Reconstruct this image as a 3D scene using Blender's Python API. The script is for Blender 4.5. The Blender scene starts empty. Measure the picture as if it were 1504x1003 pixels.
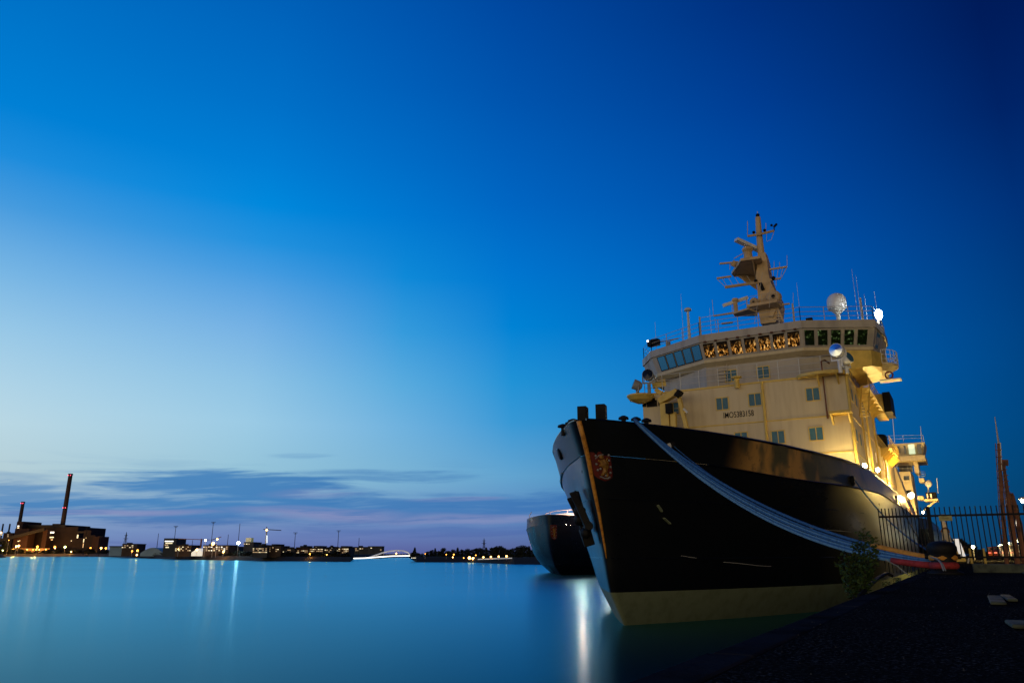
import bpy, math, random
from mathutils import Vector
R = math.radians
rnd = random.Random(7)
sc = bpy.context.scene
col = sc.collection

# ---------------------------------------------------------------- camera
# world axes: +Y runs along the quay and the ships (bow to stern), +X inland, Z up, water at z = 0
FPX, PIT, YAW, CZ = 1105.0, R(15.74), R(30.38), 3.2
cam = bpy.data.cameras.new('camera'); co = bpy.data.objects.new('camera', cam); col.objects.link(co)
co.location = (0, 0, CZ); co.rotation_euler = (math.pi/2 + PIT, 0, YAW)
cam.sensor_width = 36; cam.lens = 36*FPX/1504; cam.clip_start = 0.1; cam.clip_end = 20000
sc.camera = co
sc.view_settings.view_transform = 'Standard'; sc.view_settings.look = 'None'
sc.view_settings.exposure = 0; sc.view_settings.gamma = 1

ca, sa, cp, sp = math.cos(YAW), math.sin(YAW), math.cos(PIT), math.sin(PIT)
def ray(px, py):
    x = px-752; y = 501.5-py
    h = FPX*cp-y*sp; z = y*cp+FPX*sp
    return (x*ca-h*sa, x*sa+h*ca, z)
def on(px, py, ax, v):
    """point seen at photo pixel (px,py) that lies on the real plane  axis = v"""
    d = ray(px, py); t = (v-(0, 0, CZ)[ax])/d[ax]
    return Vector((t*d[0], t*d[1], CZ+t*d[2]))
def at(px, py, D):
    """point seen at photo pixel at horizontal depth D metres"""
    d = ray(px, py); h = -d[0]*sa+d[1]*ca
    return Vector((d[0]*D/h, d[1]*D/h, CZ+d[2]*D/h))

# ---------------------------------------------------------------- colour
def s2l(c): return tuple((v/255/12.92 if v/255 <= .04045 else ((v/255+.055)/1.055)**2.4) for v in c)
class NT:
    def __init__(s, tree): s.t = tree; s.n = tree.nodes; s.l = tree.links
    def new(s, typ, **kw):
        n = s.n.new(typ)
        for k, v in kw.items(): setattr(n, k, v)
        return n
    def set(s, sock, v):
        if isinstance(v, bpy.types.NodeSocket): s.l.new(v, sock)
        else: sock.default_value = v
    def m(s, op, a, b=0.0, c=0.0, clamp=False):
        n = s.new('ShaderNodeMath', operation=op, use_clamp=clamp)
        s.set(n.inputs[0], a); s.set(n.inputs[1], b); s.set(n.inputs[2], c); return n.outputs[0]
    def ms(s, x, a, b, lo=0.0, hi=1.0):
        n = s.new('ShaderNodeMapRange', interpolation_type='SMOOTHSTEP')
        s.set(n.inputs[0], x); s.set(n.inputs[1], a); s.set(n.inputs[2], b); s.set(n.inputs[3], lo); s.set(n.inputs[4], hi); return n.outputs[0]
    def ml(s, x, a, b, lo=0.0, hi=1.0):
        n = s.new('ShaderNodeMapRange'); s.set(n.inputs[0], x); s.set(n.inputs[1], a); s.set(n.inputs[2], b); s.set(n.inputs[3], lo); s.set(n.inputs[4], hi); return n.outputs[0]
    def mix(s, f, a, b):
        n = s.new('ShaderNodeMix', data_type='RGBA'); s.set(n.inputs[0], f)
        s.set(n.inputs[6], a if isinstance(a, bpy.types.NodeSocket) else (*a[:3], 1)); s.set(n.inputs[7], b if isinstance(b, bpy.types.NodeSocket) else (*b[:3], 1)); return n.outputs[2]
    def ramp(s, f, stops):
        n = s.new('ShaderNodeValToRGB'); r = n.color_ramp
        while len(r.elements) < len(stops): r.elements.new(.5)
        for e, (p, c) in zip(r.elements, stops): e.position = p; e.color = (*c, 1)
        s.set(n.inputs[0], f); return n.outputs[0]
    def noise(s, vec, scale, detail=3, rough=.5, dim='3D'):
        n = s.new('ShaderNodeTexNoise', noise_dimensions=dim); s.set(n.inputs['Vector'], vec); n.inputs['Scale'].default_value = scale
        n.inputs['Detail'].default_value = detail; n.inputs['Roughness'].default_value = rough; return n.outputs[0]
    def vec(s, x, y, z):
        n = s.new('ShaderNodeCombineXYZ'); s.set(n.inputs[0], x); s.set(n.inputs[1], y); s.set(n.inputs[2], z); return n.outputs[0]

# ---------------------------------------------------------------- sky
w = bpy.data.worlds.new('World'); sc.world = w; w.use_nodes = True
T = NT(w.node_tree); T.n.clear()
tc = T.new('ShaderNodeTexCoord').outputs['Generated']
sx = T.new('ShaderNodeSeparateXYZ'); T.l.new(tc, sx.inputs[0]); X, Y, Z = sx.outputs
el = T.m('MULTIPLY', T.m('ARCSINE', T.m('MINIMUM', T.m('MAXIMUM', Z, -1), 1)), 180/math.pi)
azr = T.m('ARCTAN2', X, Y)                                   # 0 = along +Y, positive to the right
az = T.m('MULTIPLY', azr, 180/math.pi)
hl = T.m('MAXIMUM', T.m('SQRT', T.m('ADD', T.m('MULTIPLY', X, X), T.m('MULTIPLY', Y, Y))), .001)
def angfrom(a0):
    d = T.m('DIVIDE', T.m('ADD', T.m('MULTIPLY', X, math.sin(R(a0))), T.m('MULTIPLY', Y, math.cos(R(a0)))), hl)
    return T.m('MULTIPLY', T.m('ARCCOSINE', T.m('MINIMUM', T.m('MAXIMUM', d, -1), 1)), 180/math.pi)
ag = angfrom(-75)
ep = T.m('DIVIDE', T.m('MAXIMUM', el, 0), 60)
def prof(l): return T.ramp(ep, [(e/60, s2l(c)) for e, c in l])
S1 = prof([(0, (108, 124, 178)), (1.3, (122, 152, 196)), (4.6, (186, 208, 213)), (8, (189, 217, 228)), (10.5, (176, 212, 231)), (13.9, (152, 200, 231)), (17.3, (120, 182, 228)), (21.5, (70, 155, 222)), (24.5, (28, 140, 220)), (27.6, (0, 128, 213)), (33.1, (0, 115, 200)), (40, (0, 98, 185)), (58, (0, 60, 140))])
S2 = prof([(0, (100, 114, 170)), (1.5, (112, 136, 188)), (5.3, (150, 195, 215)), (9.1, (156, 203, 229)), (12, (142, 195, 229)), (15.9, (116, 177, 228)), (19.9, (68, 155, 224)), (22, (34, 145, 222)), (24.7, (0, 136, 220)), (27.5, (0, 125, 212)), (31.6, (0, 112, 200)), (37.9, (0, 97, 185)), (58, (0, 50, 125))])
S25 = prof([(0, (90, 98, 158)), (1.5, (102, 127, 184)), (5.4, (124, 179, 211)), (9.2, (112, 178, 222)), (12.3, (90, 171, 222)), (16.2, (54, 155, 220)), (20.4, (14, 137, 216)), (25, (0, 119, 208)), (29, (0, 107, 197)), (34, (0, 94, 184)), (38.8, (0, 84, 173)), (58, (0, 42, 112))])
S3 = prof([(0, (86, 94, 148)), (1.6, (94, 124, 180)), (5.6, (98, 163, 207)), (9.6, (55, 152, 213)), (12.7, (32, 146, 214)), (16.9, (0, 130, 212)), (21, (0, 117, 207)), (26.1, (0, 101, 194)), (33.4, (0, 84, 174)), (39.9, (0, 71, 159)), (58, (0, 35, 100))])
S4 = prof([(0, (20, 80, 126)), (5, (8, 100, 160)), (12, (0, 104, 189)), (19.8, (0, 90, 180)), (24.6, (0, 78, 168)), (31.6, (0, 62, 148)), (37.8, (0, 50, 130)), (58, (0, 22, 80))])
S5 = prof([(0, (10, 54, 88)), (4.6, (2, 62, 110)), (8, (0, 66, 122)), (13.9, (0, 63, 127)), (21.5, (0, 49, 120)), (27.6, (0, 35, 102)), (33, (0, 28, 91)), (58, (0, 10, 55))])
B = prof([(0, (8, 26, 50)), (10, (0, 24, 56)), (30, (0, 16, 52)), (58, (0, 8, 36))])
base = T.mix(T.ml(ag, 8, 25), S1, S2)
base = T.mix(T.ml(ag, 25, 36), base, S25)
base = T.mix(T.ml(ag, 36, 44.6), base, S3)
base = T.mix(T.ml(ag, 44.6, 64), base, S4)
base = T.mix(T.ml(ag, 64, 81), base, S5)
base = T.mix(T.ms(ag, 85, 125), base, B)
# stretched cloud noise laid on azimuth and elevation
wob = T.noise(T.vec(T.m('MULTIPLY', az, .055), T.m('MULTIPLY', el, .22), 0), 1, 2)
e2 = T.m('ADD', el, T.m('MULTIPLY', T.m('SUBTRACT', wob, .5), 1.7))
cn = T.noise(T.vec(T.m('MULTIPLY', az, .075), T.m('MULTIPLY', e2, .9), 3.1), 1, 5, .55)
e3 = T.m('SUBTRACT', e2, T.m('MULTIPLY', T.m('ADD', az, 48), .045))
cn2 = T.noise(T.vec(T.m('MULTIPLY', az, .14), T.m('MULTIPLY', e3, 2.1), 8.4), 1, 5, .62)
def band(a0, e0, ra, re, slope=0.0, e=e2):
    dx = T.m('DIVIDE', T.m('SUBTRACT', az, a0), ra)
    dy = T.m('DIVIDE', T.m('SUBTRACT', T.m('SUBTRACT', e, e0), T.m('MULTIPLY', T.m('SUBTRACT', az, a0), slope)), re)
    r2 = T.m('ADD', T.m('MULTIPLY', dx, dx), T.m('MULTIPLY', dy, dy))
    return T.ms(T.m('ADD', r2, T.m('MULTIPLY', T.m('SUBTRACT', cn2, .5), 4.4)), 1.7, .1)
def addc(a, b): return T.m('MAXIMUM', a, b)
dark = band(-50.5, 4.4, 9.5, 1.15, -.02)
dark = addc(dark, band(-52, 3.0, 14, 1.1, 0))
dark = addc(dark, T.m('MULTIPLY', band(-63, 3.6, 5, .9), .8))
dark = addc(dark, T.m('MULTIPLY', band(-40, 5.5, 6.5, .5, .02), .6))
dark = addc(dark, T.m('MULTIPLY', band(-33, 3.4, 11, .8, .07), .8))
dark = addc(dark, T.m('MULTIPLY', band(-40, 3.3, 9, .5, .03), .9))
dark = addc(dark, T.m('MULTIPLY', band(-30, 1.6, 9, .35, .01), .6))
dark = addc(dark, T.m('MULTIPLY', band(-46, 7.0, 2.2, .25, .05), .28))
wisp = T.ms(cn, .50, .68)
dark = T.m('MULTIPLY', dark, T.ms(T.m('ADD', cn2, T.m('MULTIPLY', dark, .35)), .42, .62, .35, 1), clamp=True)
wisp = T.m('MULTIPLY', wisp, T.m('MULTIPLY', T.ms(el, 7.5, 3.5), T.ms(ag, 75, 50)))
dark = addc(dark, T.m('MULTIPLY', wisp, .55))
cloudc = T.mix(T.ms(ag, 12, 60), s2l((66, 130, 188)), s2l((44, 104, 174)))
cloudc = T.mix(T.ms(el, 3.4, .6), cloudc, s2l((84, 104, 166)))
sky = T.mix(T.m('MULTIPLY', dark, .92), base, cloudc)
pink = band(-57, 2.55, 6, .22, 0)
pink = addc(pink, T.m('MULTIPLY', band(-44.5, 2.7, 6, .42, .0), 1.0))
pink = addc(pink, T.m('MULTIPLY', band(-32.5, 2.6, 8, .35, .02), .8))
pink = addc(pink, T.m('MULTIPLY', band(-45, 4.0, 3.2, .3, .03), .5))
pink = addc(pink, T.m('MULTIPLY', band(-34, 3.9, 4, .18, .05), .6))
pink = T.m('MULTIPLY', pink, T.ms(cn2, .34, .6, .3, 1))
sky = T.mix(T.m('MULTIPLY', pink, .5), sky, s2l((158, 150, 190)))
# warm glow of the lit city behind the photographer
ab = angfrom(172)
amb = T.m('MULTIPLY', T.ms(ab, 85, 20), T.ms(el, 24, 3))
sky = T.mix(T.m('MULTIPLY', amb, 1.0), sky, (2.0, 1.56, .92))
sky = T.mix(T.ms(el, 0, -1.5), sky, (.002, .008, .016))
bg = T.new('ShaderNodeBackground'); T.l.new(sky, bg.inputs[0]); bg.inputs[1].default_value = 1
T.l.new(bg.outputs[0], T.new('ShaderNodeOutputWorld').inputs[0])

# ---------------------------------------------------------------- materials
def mat(name, c, rough=.6, metal=0, var=0.0, vs=1.0, c2=None, bump=0.0, bs=8.0, spec=.5, vstretch=(1, 1, 1), emit=None, es=0):
    m = bpy.data.materials.new(name); m.use_nodes = True; t = NT(m.node_tree)
    b = t.n['Principled BSDF']; b.inputs['Roughness'].default_value = rough; b.inputs['Metallic'].default_value = metal
    b.inputs['Specular IOR Level'].default_value = spec; b.inputs['Base Color'].default_value = (*c, 1)
    tcn = t.new('ShaderNodeTexCoord').outputs['Object']
    if var or c2:
        mp = t.new('ShaderNodeMapping'); t.l.new(tcn, mp.inputs[0]); mp.inputs['Scale'].default_value = vstretch
        n = t.noise(mp.outputs[0], vs, 5, .6)
        d = c2 or tuple(x*(1-var) for x in c)
        t.l.new(t.mix(t.ms(n, .42, .68), c, d), b.inputs['Base Color'])
        t.l.new(t.ml(n, .3, .7, max(.05, rough-.08), min(1, rough+.1)), b.inputs['Roughness'])
    if bump:
        n = t.noise(tcn, bs, 5, .65); bn = t.new('ShaderNodeBump'); bn.inputs['Strength'].default_value = bump; bn.inputs['Distance'].default_value = .05
        t.l.new(n, bn.inputs['Height']); t.l.new(bn.outputs[0], b.inputs['Normal'])
    if emit: b.inputs['Emission Color'].default_value = (*emit, 1); b.inputs['Emission Strength'].default_value = es
    return m
def lamp_mat(name, c, s): return mat(name, (.8, .8, .8), .5, emit=c, es=s)
MT = {}
MT['hull'] = mat('black hull paint', (.004, .006, .008), .31, var=.4, vs=.5, bump=.10, bs=.9, spec=.75, vstretch=(1, .4, 1))
hb_ = MT['hull'].node_tree.nodes['Principled BSDF']; hb_.inputs['Coat Weight'].default_value = .6; hb_.inputs['Coat Roughness'].default_value = .30; hb_.inputs['Coat IOR'].default_value = 1.6
def sheen_bulwark():
    m = bpy.data.materials.new('bulwark paint with wear and painted sheen'); m.use_nodes = True; t = NT(m.node_tree); b = t.n['Principled BSDF']
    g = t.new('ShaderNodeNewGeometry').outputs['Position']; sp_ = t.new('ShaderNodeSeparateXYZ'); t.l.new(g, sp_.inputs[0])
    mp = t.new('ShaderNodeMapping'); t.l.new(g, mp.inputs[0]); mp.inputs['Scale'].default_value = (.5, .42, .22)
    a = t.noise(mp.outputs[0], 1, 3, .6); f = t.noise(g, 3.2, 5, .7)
    c = t.mix(t.ms(a, .44, .60), (.13, .12, .065), (.62, .34, .10)); c = t.mix(t.ms(f, .52, .68, 0, .55), c, (.05, .05, .045))  # gold lamp sheen put into the colour, broken by worn speckle
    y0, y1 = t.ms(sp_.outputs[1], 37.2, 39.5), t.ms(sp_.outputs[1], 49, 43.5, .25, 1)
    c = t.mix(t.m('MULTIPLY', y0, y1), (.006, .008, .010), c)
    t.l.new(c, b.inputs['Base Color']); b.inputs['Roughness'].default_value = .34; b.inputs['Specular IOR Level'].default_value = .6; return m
MT['bulwark'] = sheen_bulwark()
MT['hull_blue'] = mat('dark blue hull paint', (.005, .013, .034), .3, var=.4, vs=.4, bump=.08, bs=.8, spec=.6)
MT['boot'] = mat('pale waterline paint', (.25, .295, .18), .5, c2=(.20, .24, .14), vs=1.6, bump=.1, bs=3)
MT['cream'] = mat('cream ship paint', (.66, .54, .32), .5, c2=(.60, .48, .28), vs=1.1, vstretch=(2.2, 2.2, .22), bump=.04, bs=1.1)
MT['creamd'] = mat('cream dull paint', (.46, .41, .34), .55, c2=(.36, .32, .27), vs=.8, vstretch=(1.5, 1.5, .4))
MT['yellow'] = mat('yellow trim paint', (.72, .50, .10), .45, var=.2, vs=1.2)
MT['mastp'] = mat('buff mast paint', (.62, .42, .20), .5, var=.25, vs=1.0)
MT['black'] = mat('black paint', (.004, .004, .005), .6, var=.3, spec=.2)
MT['iron'] = mat('dark iron', (.006, .006, .007), .6, spec=.25, bump=.3, bs=12)
MT['white'] = mat('white paint', (.75, .75, .74), .45, var=.12, vs=2)
MT['grey'] = mat('grey paint', (.30, .31, .33), .5, var=.25, vs=2)
MT['rail'] = mat('rail paint', (.50, .42, .30), .5)
MT['railw'] = mat('pale rail paint', (.62, .62, .58), .5)
MT['rust'] = mat('rusty steel with painted lamplight', (.72, .32, .04), .5, c2=(.42, .15, .02), vs=5, bump=.3, bs=14)  # orange lamplight put into the rust colour
MT['rustd'] = mat('dark rusty steel', (.24, .09, .035), .7, c2=(.08, .035, .02), vs=2, bump=.4, bs=9)
MT['glass'] = mat('dark glass', (.015, .02, .022), .06, spec=.9)
MT['curtain'] = mat('curtained window glass', (.045, .15, .22), .35, c2=(.08, .20, .27), vs=6, spec=.2, vstretch=(9, 9, .4))
MT['orange'] = mat('orange paint', (.75, .18, .03), .5)
MT['red'] = mat('crest red', (.15, .014, .010), .5, c2=(.09, .008, .008), vs=6)
MT['gold'] = mat('crest gold', (.34, .17, .03), .5, c2=(.22, .10, .02), vs=7)
MT['rope'] = mat('blue mooring rope', (.03, .15, .40), .7, var=.35, vs=14, bump=.6, bs=40)
MT['rope2'] = mat('pale blue mooring rope', (.13, .33, .58), .7, var=.3, vs=14, bump=.6, bs=40)
MT['ropey'] = mat('yellow chafing sleeve', (.75, .33, .04), .75, var=.3, vs=9, bump=.5, bs=25)
MT['roper'] = mat('red chafing sleeve', (.40, .03, .03), .8, var=.4, vs=9, bump=.5, bs=25)
MT['ropeg'] = mat('grey thin rope', (.25, .27, .28), .8)
MT['asph'] = mat('quay asphalt', (.016, .018, .022), .8, c2=(.009, .010, .013), vs=.9, bump=.9, bs=22)
MT['conc'] = mat('worn concrete', (.085, .10, .06), .8, c2=(.03, .035, .025), vs=2.2, bump=.5, bs=9)
MT['quayw'] = mat('dark quay wall stone', (.03, .031, .036), 1.0, spec=0, var=.5, vs=.8, bump=.7, bs=4)
MT['land'] = mat('dark shore ground', (.006, .007, .006), .95, var=.5, vs=.05)
MT['leaf'] = mat('leaf green', (.03, .06, .012), .7, c2=(.055, .085, .02), vs=5, spec=.2)
MT['leafd'] = mat('dark tree foliage', (.012, .02, .010), .8, var=.4, vs=.5)
MT['bark'] = mat('dark bark', (.02, .016, .012), .9)
MT['brick'] = mat('dark red brick', (.050, .022, .018), .85, c2=(.035, .016, .014), vs=.06, vstretch=(1, 1, .4))
MT['brickd'] = mat('darkest brick', (.020, .012, .015), .85, c2=(.014, .009, .012), vs=.05)
MT['roofd'] = mat('dark roof', (.018, .018, .022), .8)
MT['bgrey'] = mat('grey building wall', (.045, .055, .075), .85, c2=(.03, .035, .05), vs=.08)
MT['bbrown'] = mat('brown building wall', (.07, .046, .036), .85, c2=(.045, .03, .026), vs=.08)
MT['chim'] = mat('brick chimney', (.040, .030, .036), .85, c2=(.03, .023, .03), vs=.1)
MT['shed'] = mat('sheet metal roof', (.16, .30, .48), .5, var=.2, vs=.1)
MT['Lwarm'] = lamp_mat('warm deck lamp', (1, .74, .30), 620)
MT['Lflood'] = lamp_mat('ship side floodlight', (1, .64, .18), 2200)
MT['Lwhite'] = lamp_mat('white floodlight', (.90, .97, 1), 55)
MT['Lship2'] = lamp_mat('white deck flood', (1, .52, .37), 330)
MT['Lsod'] = lamp_mat('sodium lamp', (1, .33, .03), 7)
MT['Lsodw'] = lamp_mat('pale sodium lamp', (1, .5, .12), 10)
MT['Lgrn'] = lamp_mat('greenish mercury lamp', (.8, .9, .3), 9)
MT['Lcold'] = lamp_mat('cold white lamp', (.70, .95, 1), 90)
MT['Lred'] = lamp_mat('red warning lamp', (1, .05, .12), 3)
MT['Lstreet'] = lamp_mat('street lamp', (1, .68, .18), 3000)
MT['Lpark'] = lamp_mat('car park lamp', (1, 1, .55), 16)
MT['Wlit'] = lamp_mat('lit window', (1, .85, .5), 1.1)
MT['Wdim'] = lamp_mat('dimly lit window', (1, .62, .28), .42)
MT['Wwhite'] = lamp_mat('bright white window', (1, .96, .85), 1.7)
MT['Lrail'] = lamp_mat('bridge rail light', (1, .93, .82), 2.4)
MT['Lcabin'] = lamp_mat('lit cabin window', (.75, .95, .55), .7)
MT['Lfire'] = lamp_mat('orange lit window', (1, .38, .06), 1.1)
MT['Ltail'] = lamp_mat('tail lamp', (1, .08, .04), 1.2)

def speckle(name, c1, c2, base, thr, s, strength, kind='amber'):
    m = bpy.data.materials.new(name); m.use_nodes = True; t = NT(m.node_tree); b = t.n['Principled BSDF']
    b.inputs['Base Color'].default_value = (*base, 1); b.inputs['Roughness'].default_value = .08
    g = t.new('ShaderNodeNewGeometry').outputs['Position']
    mp = t.new('ShaderNodeMapping'); t.l.new(g, mp.inputs[0]); mp.inputs['Scale'].default_value = s
    n = t.noise(mp.outputs[0], 1, 4, .7); n2 = t.noise(g, .9, 2)
    sep = t.new('ShaderNodeSeparateXYZ'); t.l.new(g, sep.inputs[0])
    f = t.ms(n, thr, thr+.13)
    if kind == 'amber':
        fade = t.m('MULTIPLY', t.ms(sep.outputs[2], 20.25, 19.5), t.ms(sep.outputs[2], 19.0, 19.3))
        f = t.m('MULTIPLY', f, fade)
    t.l.new(t.mix(t.ms(n, thr+.08, thr+.2), c1, c2), b.inputs['Emission Color'])
    t.l.new(t.m('MULTIPLY', f, strength), b.inputs['Emission Strength'])
    return m
MT['amberglass'] = speckle('window with painted amber reflections', (.75, .28, .03), (1, .75, .30), (.02, .015, .01), .485, (6.5, 6.5, 2.2), 1.05)  # reflected city lights put in as glow on the panes
MT['greenglass'] = speckle('dark window with painted green reflections', (.05, .09, .02), (.6, .75, .35), (.012, .022, .008), .53, (2.6, 2.6, 3.0), .55, 'green')  # green reflections of trees put in as a weak pane glow
MT['skyglass'] = mat('coated window glass', (.85, .95, .92), .06, metal=.95)

def asphalt():
    m = bpy.data.materials.new('quay asphalt'); m.use_nodes = True; t = NT(m.node_tree); b = t.n['Principled BSDF']
    g = t.new('ShaderNodeNewGeometry').outputs['Position']
    f = t.noise(g, 38, 4, .7); l = t.noise(g, .7, 4, .6); w_ = t.noise(g, 5, 3, .6)
    c = t.mix(t.ms(f, .50, .72), (.012, .012, .013), (.15, .15, .15)); c = t.mix(t.ms(l, .45, .7, 0, .8), c, (.018, .018, .019))
    t.l.new(c, b.inputs['Base Color']); t.l.new(t.ml(w_, .35, .65, .85, 1), b.inputs['Roughness']); b.inputs['Specular IOR Level'].default_value = 0
    bn = t.new('ShaderNodeBump'); bn.inputs['Strength'].default_value = 1; bn.inputs['Distance'].default_value = .03
    t.l.new(t.m('ADD', f, t.m('MULTIPLY', w_, .35)), bn.inputs['Height']); t.l.new(bn.outputs[0], b.inputs['Normal']); return m
MT['asph'] = asphalt()
# water: smooth long-exposure surface
m = bpy.data.materials.new('calm dusk water'); m.use_nodes = True; t = NT(m.node_tree); t.n.remove(t.n['Principled BSDF'])
g = t.new('ShaderNodeNewGeometry').outputs['Position']
mp = t.new('ShaderNodeMapping'); t.l.new(g, mp.inputs[0]); mp.inputs['Scale'].default_value = (.03, .012, 1); mp.inputs['Rotation'].default_value = (0, 0, R(60))
n = t.noise(mp.outputs[0], 1, 4, .6)
g1 = t.new('ShaderNodeBsdfGlossy'); g1.inputs['Color'].default_value = (.50, .67, .72, 1); t.l.new(t.ml(n, .3, .7, .14, .19), g1.inputs['Roughness'])
g2 = t.new('ShaderNodeBsdfGlossy'); g2.inputs['Color'].default_value = (.19, .65, .76, 1); g2.inputs['Roughness'].default_value = .28
gl = t.new('ShaderNodeMixShader'); t.l.new(t.ml(n, .3, .7, .76, .86), gl.inputs[0]); t.l.new(g1.outputs[0], gl.inputs[1]); t.l.new(g2.outputs[0], gl.inputs[2])
df = t.new('ShaderNodeBsdfDiffuse'); df.inputs['Color'].default_value = (.0006, .005, .010, 1)
fr = t.new('ShaderNodeFresnel'); fr.inputs['IOR'].default_value = 1.4
mx_ = t.new('ShaderNodeMixShader'); t.l.new(t.m('MULTIPLY', t.m('POWER', fr.outputs[0], 1.55), 1.55, clamp=True), mx_.inputs[0]); t.l.new(df.outputs[0], mx_.inputs[1]); t.l.new(gl.outputs[0], mx_.inputs[2])
t.l.new(mx_.outputs[0], t.n['Material Output'].inputs[0])
MT['water'] = m

# ---------------------------------------------------------------- mesh builder
WP = {}
class MB:
    def __init__(s): s.v = []; s.f = []
    def add(s, vs, fs):
        o = len(s.v); s.v += [tuple(v) for v in vs]; s.f += [tuple(i+o for i in f) for f in fs]; return s
    def box(s, x0, x1, y0, y1, z0, z1):
        return s.add([(x, y, z) for z in (z0, z1) for y in (y0, y1) for x in (x0, x1)], [(0, 2, 3, 1), (4, 5, 7, 6), (0, 1, 5, 4), (2, 6, 7, 3), (0, 4, 6, 2), (1, 3, 7, 5)])
    def cbox(s, c, sx, sy, sz, rz=0):
        c = Vector(c); cr, sr = math.cos(rz), math.sin(rz); vs = []
        for z in (-sz/2, sz/2):
            for y in (-sy/2, sy/2):
                for x in (-sx/2, sx/2): vs.append((c.x+x*cr-y*sr, c.y+x*sr+y*cr, c.z+z))
        return s.add(vs, [(0, 2, 3, 1), (4, 5, 7, 6), (0, 1, 5, 4), (2, 6, 7, 3), (0, 4, 6, 2), (1, 3, 7, 5)])
    def bar(s, a, b, w, h=None, n=4, r2=None):
        """tube (n sides) from a to b, radius w/2 tapering to r2"""
        a, b = Vector(a), Vector(b); d = (b-a)
        if d.length < 1e-6: return s
        d.normalize(); u = d.cross(Vector((0, 0, 1)))
        if u.length < .05: u = Vector((1, 0, 0))
        u.normalize(); v = d.cross(u); h = h or w; vs = []
        k = 1.0 if n > 4 else 1.414
        for p, q in ((a, 1.0), (b, (r2*2/w if r2 is not None else 1.0))):
            for i in range(n):
                t = 2*math.pi*(i+.5)/n; vs.append(p+u*math.cos(t)*w/2*k*q+v*math.sin(t)*h/2*k*q)
        fs = [(i, (i+1) % n, n+(i+1) % n, n+i) for i in range(n)]+[tuple(range(n))[::-1], tuple(range(n, 2*n))]
        return s.add(vs, fs)
    def path(s, pts, r, n=6):
        pts = [Vector(p) for p in pts]; vs = []
        for i, p in enumerate(pts):
            d = (pts[min(i+1, len(pts)-1)]-pts[max(i-1, 0)]).normalized(); u = d.cross(Vector((0, 0, 1)))
            if u.length < .05: u = Vector((1, 0, 0))
            u.normalize(); v = d.cross(u); rr = r[i] if isinstance(r, (list, tuple)) else r
            for k in range(n):
                t = 2*math.pi*k/n; vs.append(p+u*math.cos(t)*rr+v*math.sin(t)*rr)
        fs = [(i*n+k, i*n+(k+1) % n, (i+1)*n+(k+1) % n, (i+1)*n+k) for i in range(len(pts)-1) for k in range(n)]
        fs += [tuple(range(n))[::-1], tuple(range((len(pts)-1)*n, len(pts)*n))]
        return s.add(vs, fs)
    def lathe(s, c, prof, n=14, ax=None):
        """profile [(r, h)] turned around axis ax through c"""
        c = Vector(c); d = Vector(ax or (0, 0, 1)).normalized(); u = d.cross(Vector((0, 0, 1)))
        if u.length < .05: u = Vector((1, 0, 0))
        u.normalize(); v = d.cross(u); vs = []
        for r, h in prof:
            for k in range(n):
                t = 2*math.pi*k/n; vs.append(c+d*h+u*math.cos(t)*r+v*math.sin(t)*r)
        fs = [(i*n+k, i*n+(k+1) % n, (i+1)*n+(k+1) % n, (i+1)*n+k) for i in range(len(prof)-1) for k in range(n)]
        fs += [tuple(range(n))[::-1], tuple(range((len(prof)-1)*n, len(prof)*n))]
        return s.add(vs, fs)
    def sphere(s, c, r, n=12, q=1.0):
        return s.lathe(c, [(max(.001, r*math.sin(math.pi*i/8)), -r*q*math.cos(math.pi*i/8)) for i in range(9)], n)
    def prism(s, poly, d):
        """planar polygon (3-D points) thickened by vector d"""
        n = len(poly); d = Vector(d); vs = [Vector(p) for p in poly]+[Vector(p)+d for p in poly]
        return s.add(vs, [tuple(range(n))[::-1], tuple(range(n, 2*n))]+[(i, (i+1) % n, n+(i+1) % n, n+i) for i in range(n)])
    def ring(s, polys):
        """loft between equal-length closed polygons, capped"""
        n = len(polys[0]); vs = [p for q in polys for p in q]
        fs = [(j*n+i, j*n+(i+1) % n, (j+1)*n+(i+1) % n, (j+1)*n+i) for j in range(len(polys)-1) for i in range(n)]
        fs += [tuple(range(n))[::-1], tuple(range((len(polys)-1)*n, len(polys)*n))]
        return s.add(vs, fs)
    def build(s, name, m, parent=None, smooth=False, bevel=0, label=None):
        me = bpy.data.meshes.new(name)
        xs = [[v[i] for v in s.v] for i in range(3)]
        c = Vector([(min(a)+max(a))/2 for a in xs])
        if parent is None: c.z = min(xs[2])
        me.from_pydata([tuple(Vector(v)-c) for v in s.v], [], s.f); me.update()
        import bmesh
        bm = bmesh.new(); bm.from_mesh(me); bmesh.ops.recalc_face_normals(bm, faces=bm.faces); bm.to_mesh(me); bm.free()
        if smooth:
            for p in me.polygons: p.use_smooth = True
        me.materials.append(MT[m] if isinstance(m, str) else m)
        o = bpy.data.objects.new(name, me); col.objects.link(o)
        if parent is not None: o.parent = parent; o.location = c-WP[parent]
        else: o.location = c
        WP[o] = c
        if bevel:
            b = o.modifiers.new('bevel', 'BEVEL'); b.width = bevel; b.segments = 2; b.limit_method = 'ANGLE'
        if label: o['label'] = label
        return o
def tag(o, label=None, cat=None, group=None, kind=None):
    if label: o['label'] = label
    if cat: o['category'] = cat
    if group: o['group'] = group
    if kind: o['kind'] = kind
    return o
def thing(name, loc, label, cat, group=None):
    o = bpy.data.objects.new(name, None); col.objects.link(o); o.location = loc; o.empty_display_size = .5
    WP[o] = Vector(loc); return tag(o, label, cat, group)
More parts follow.
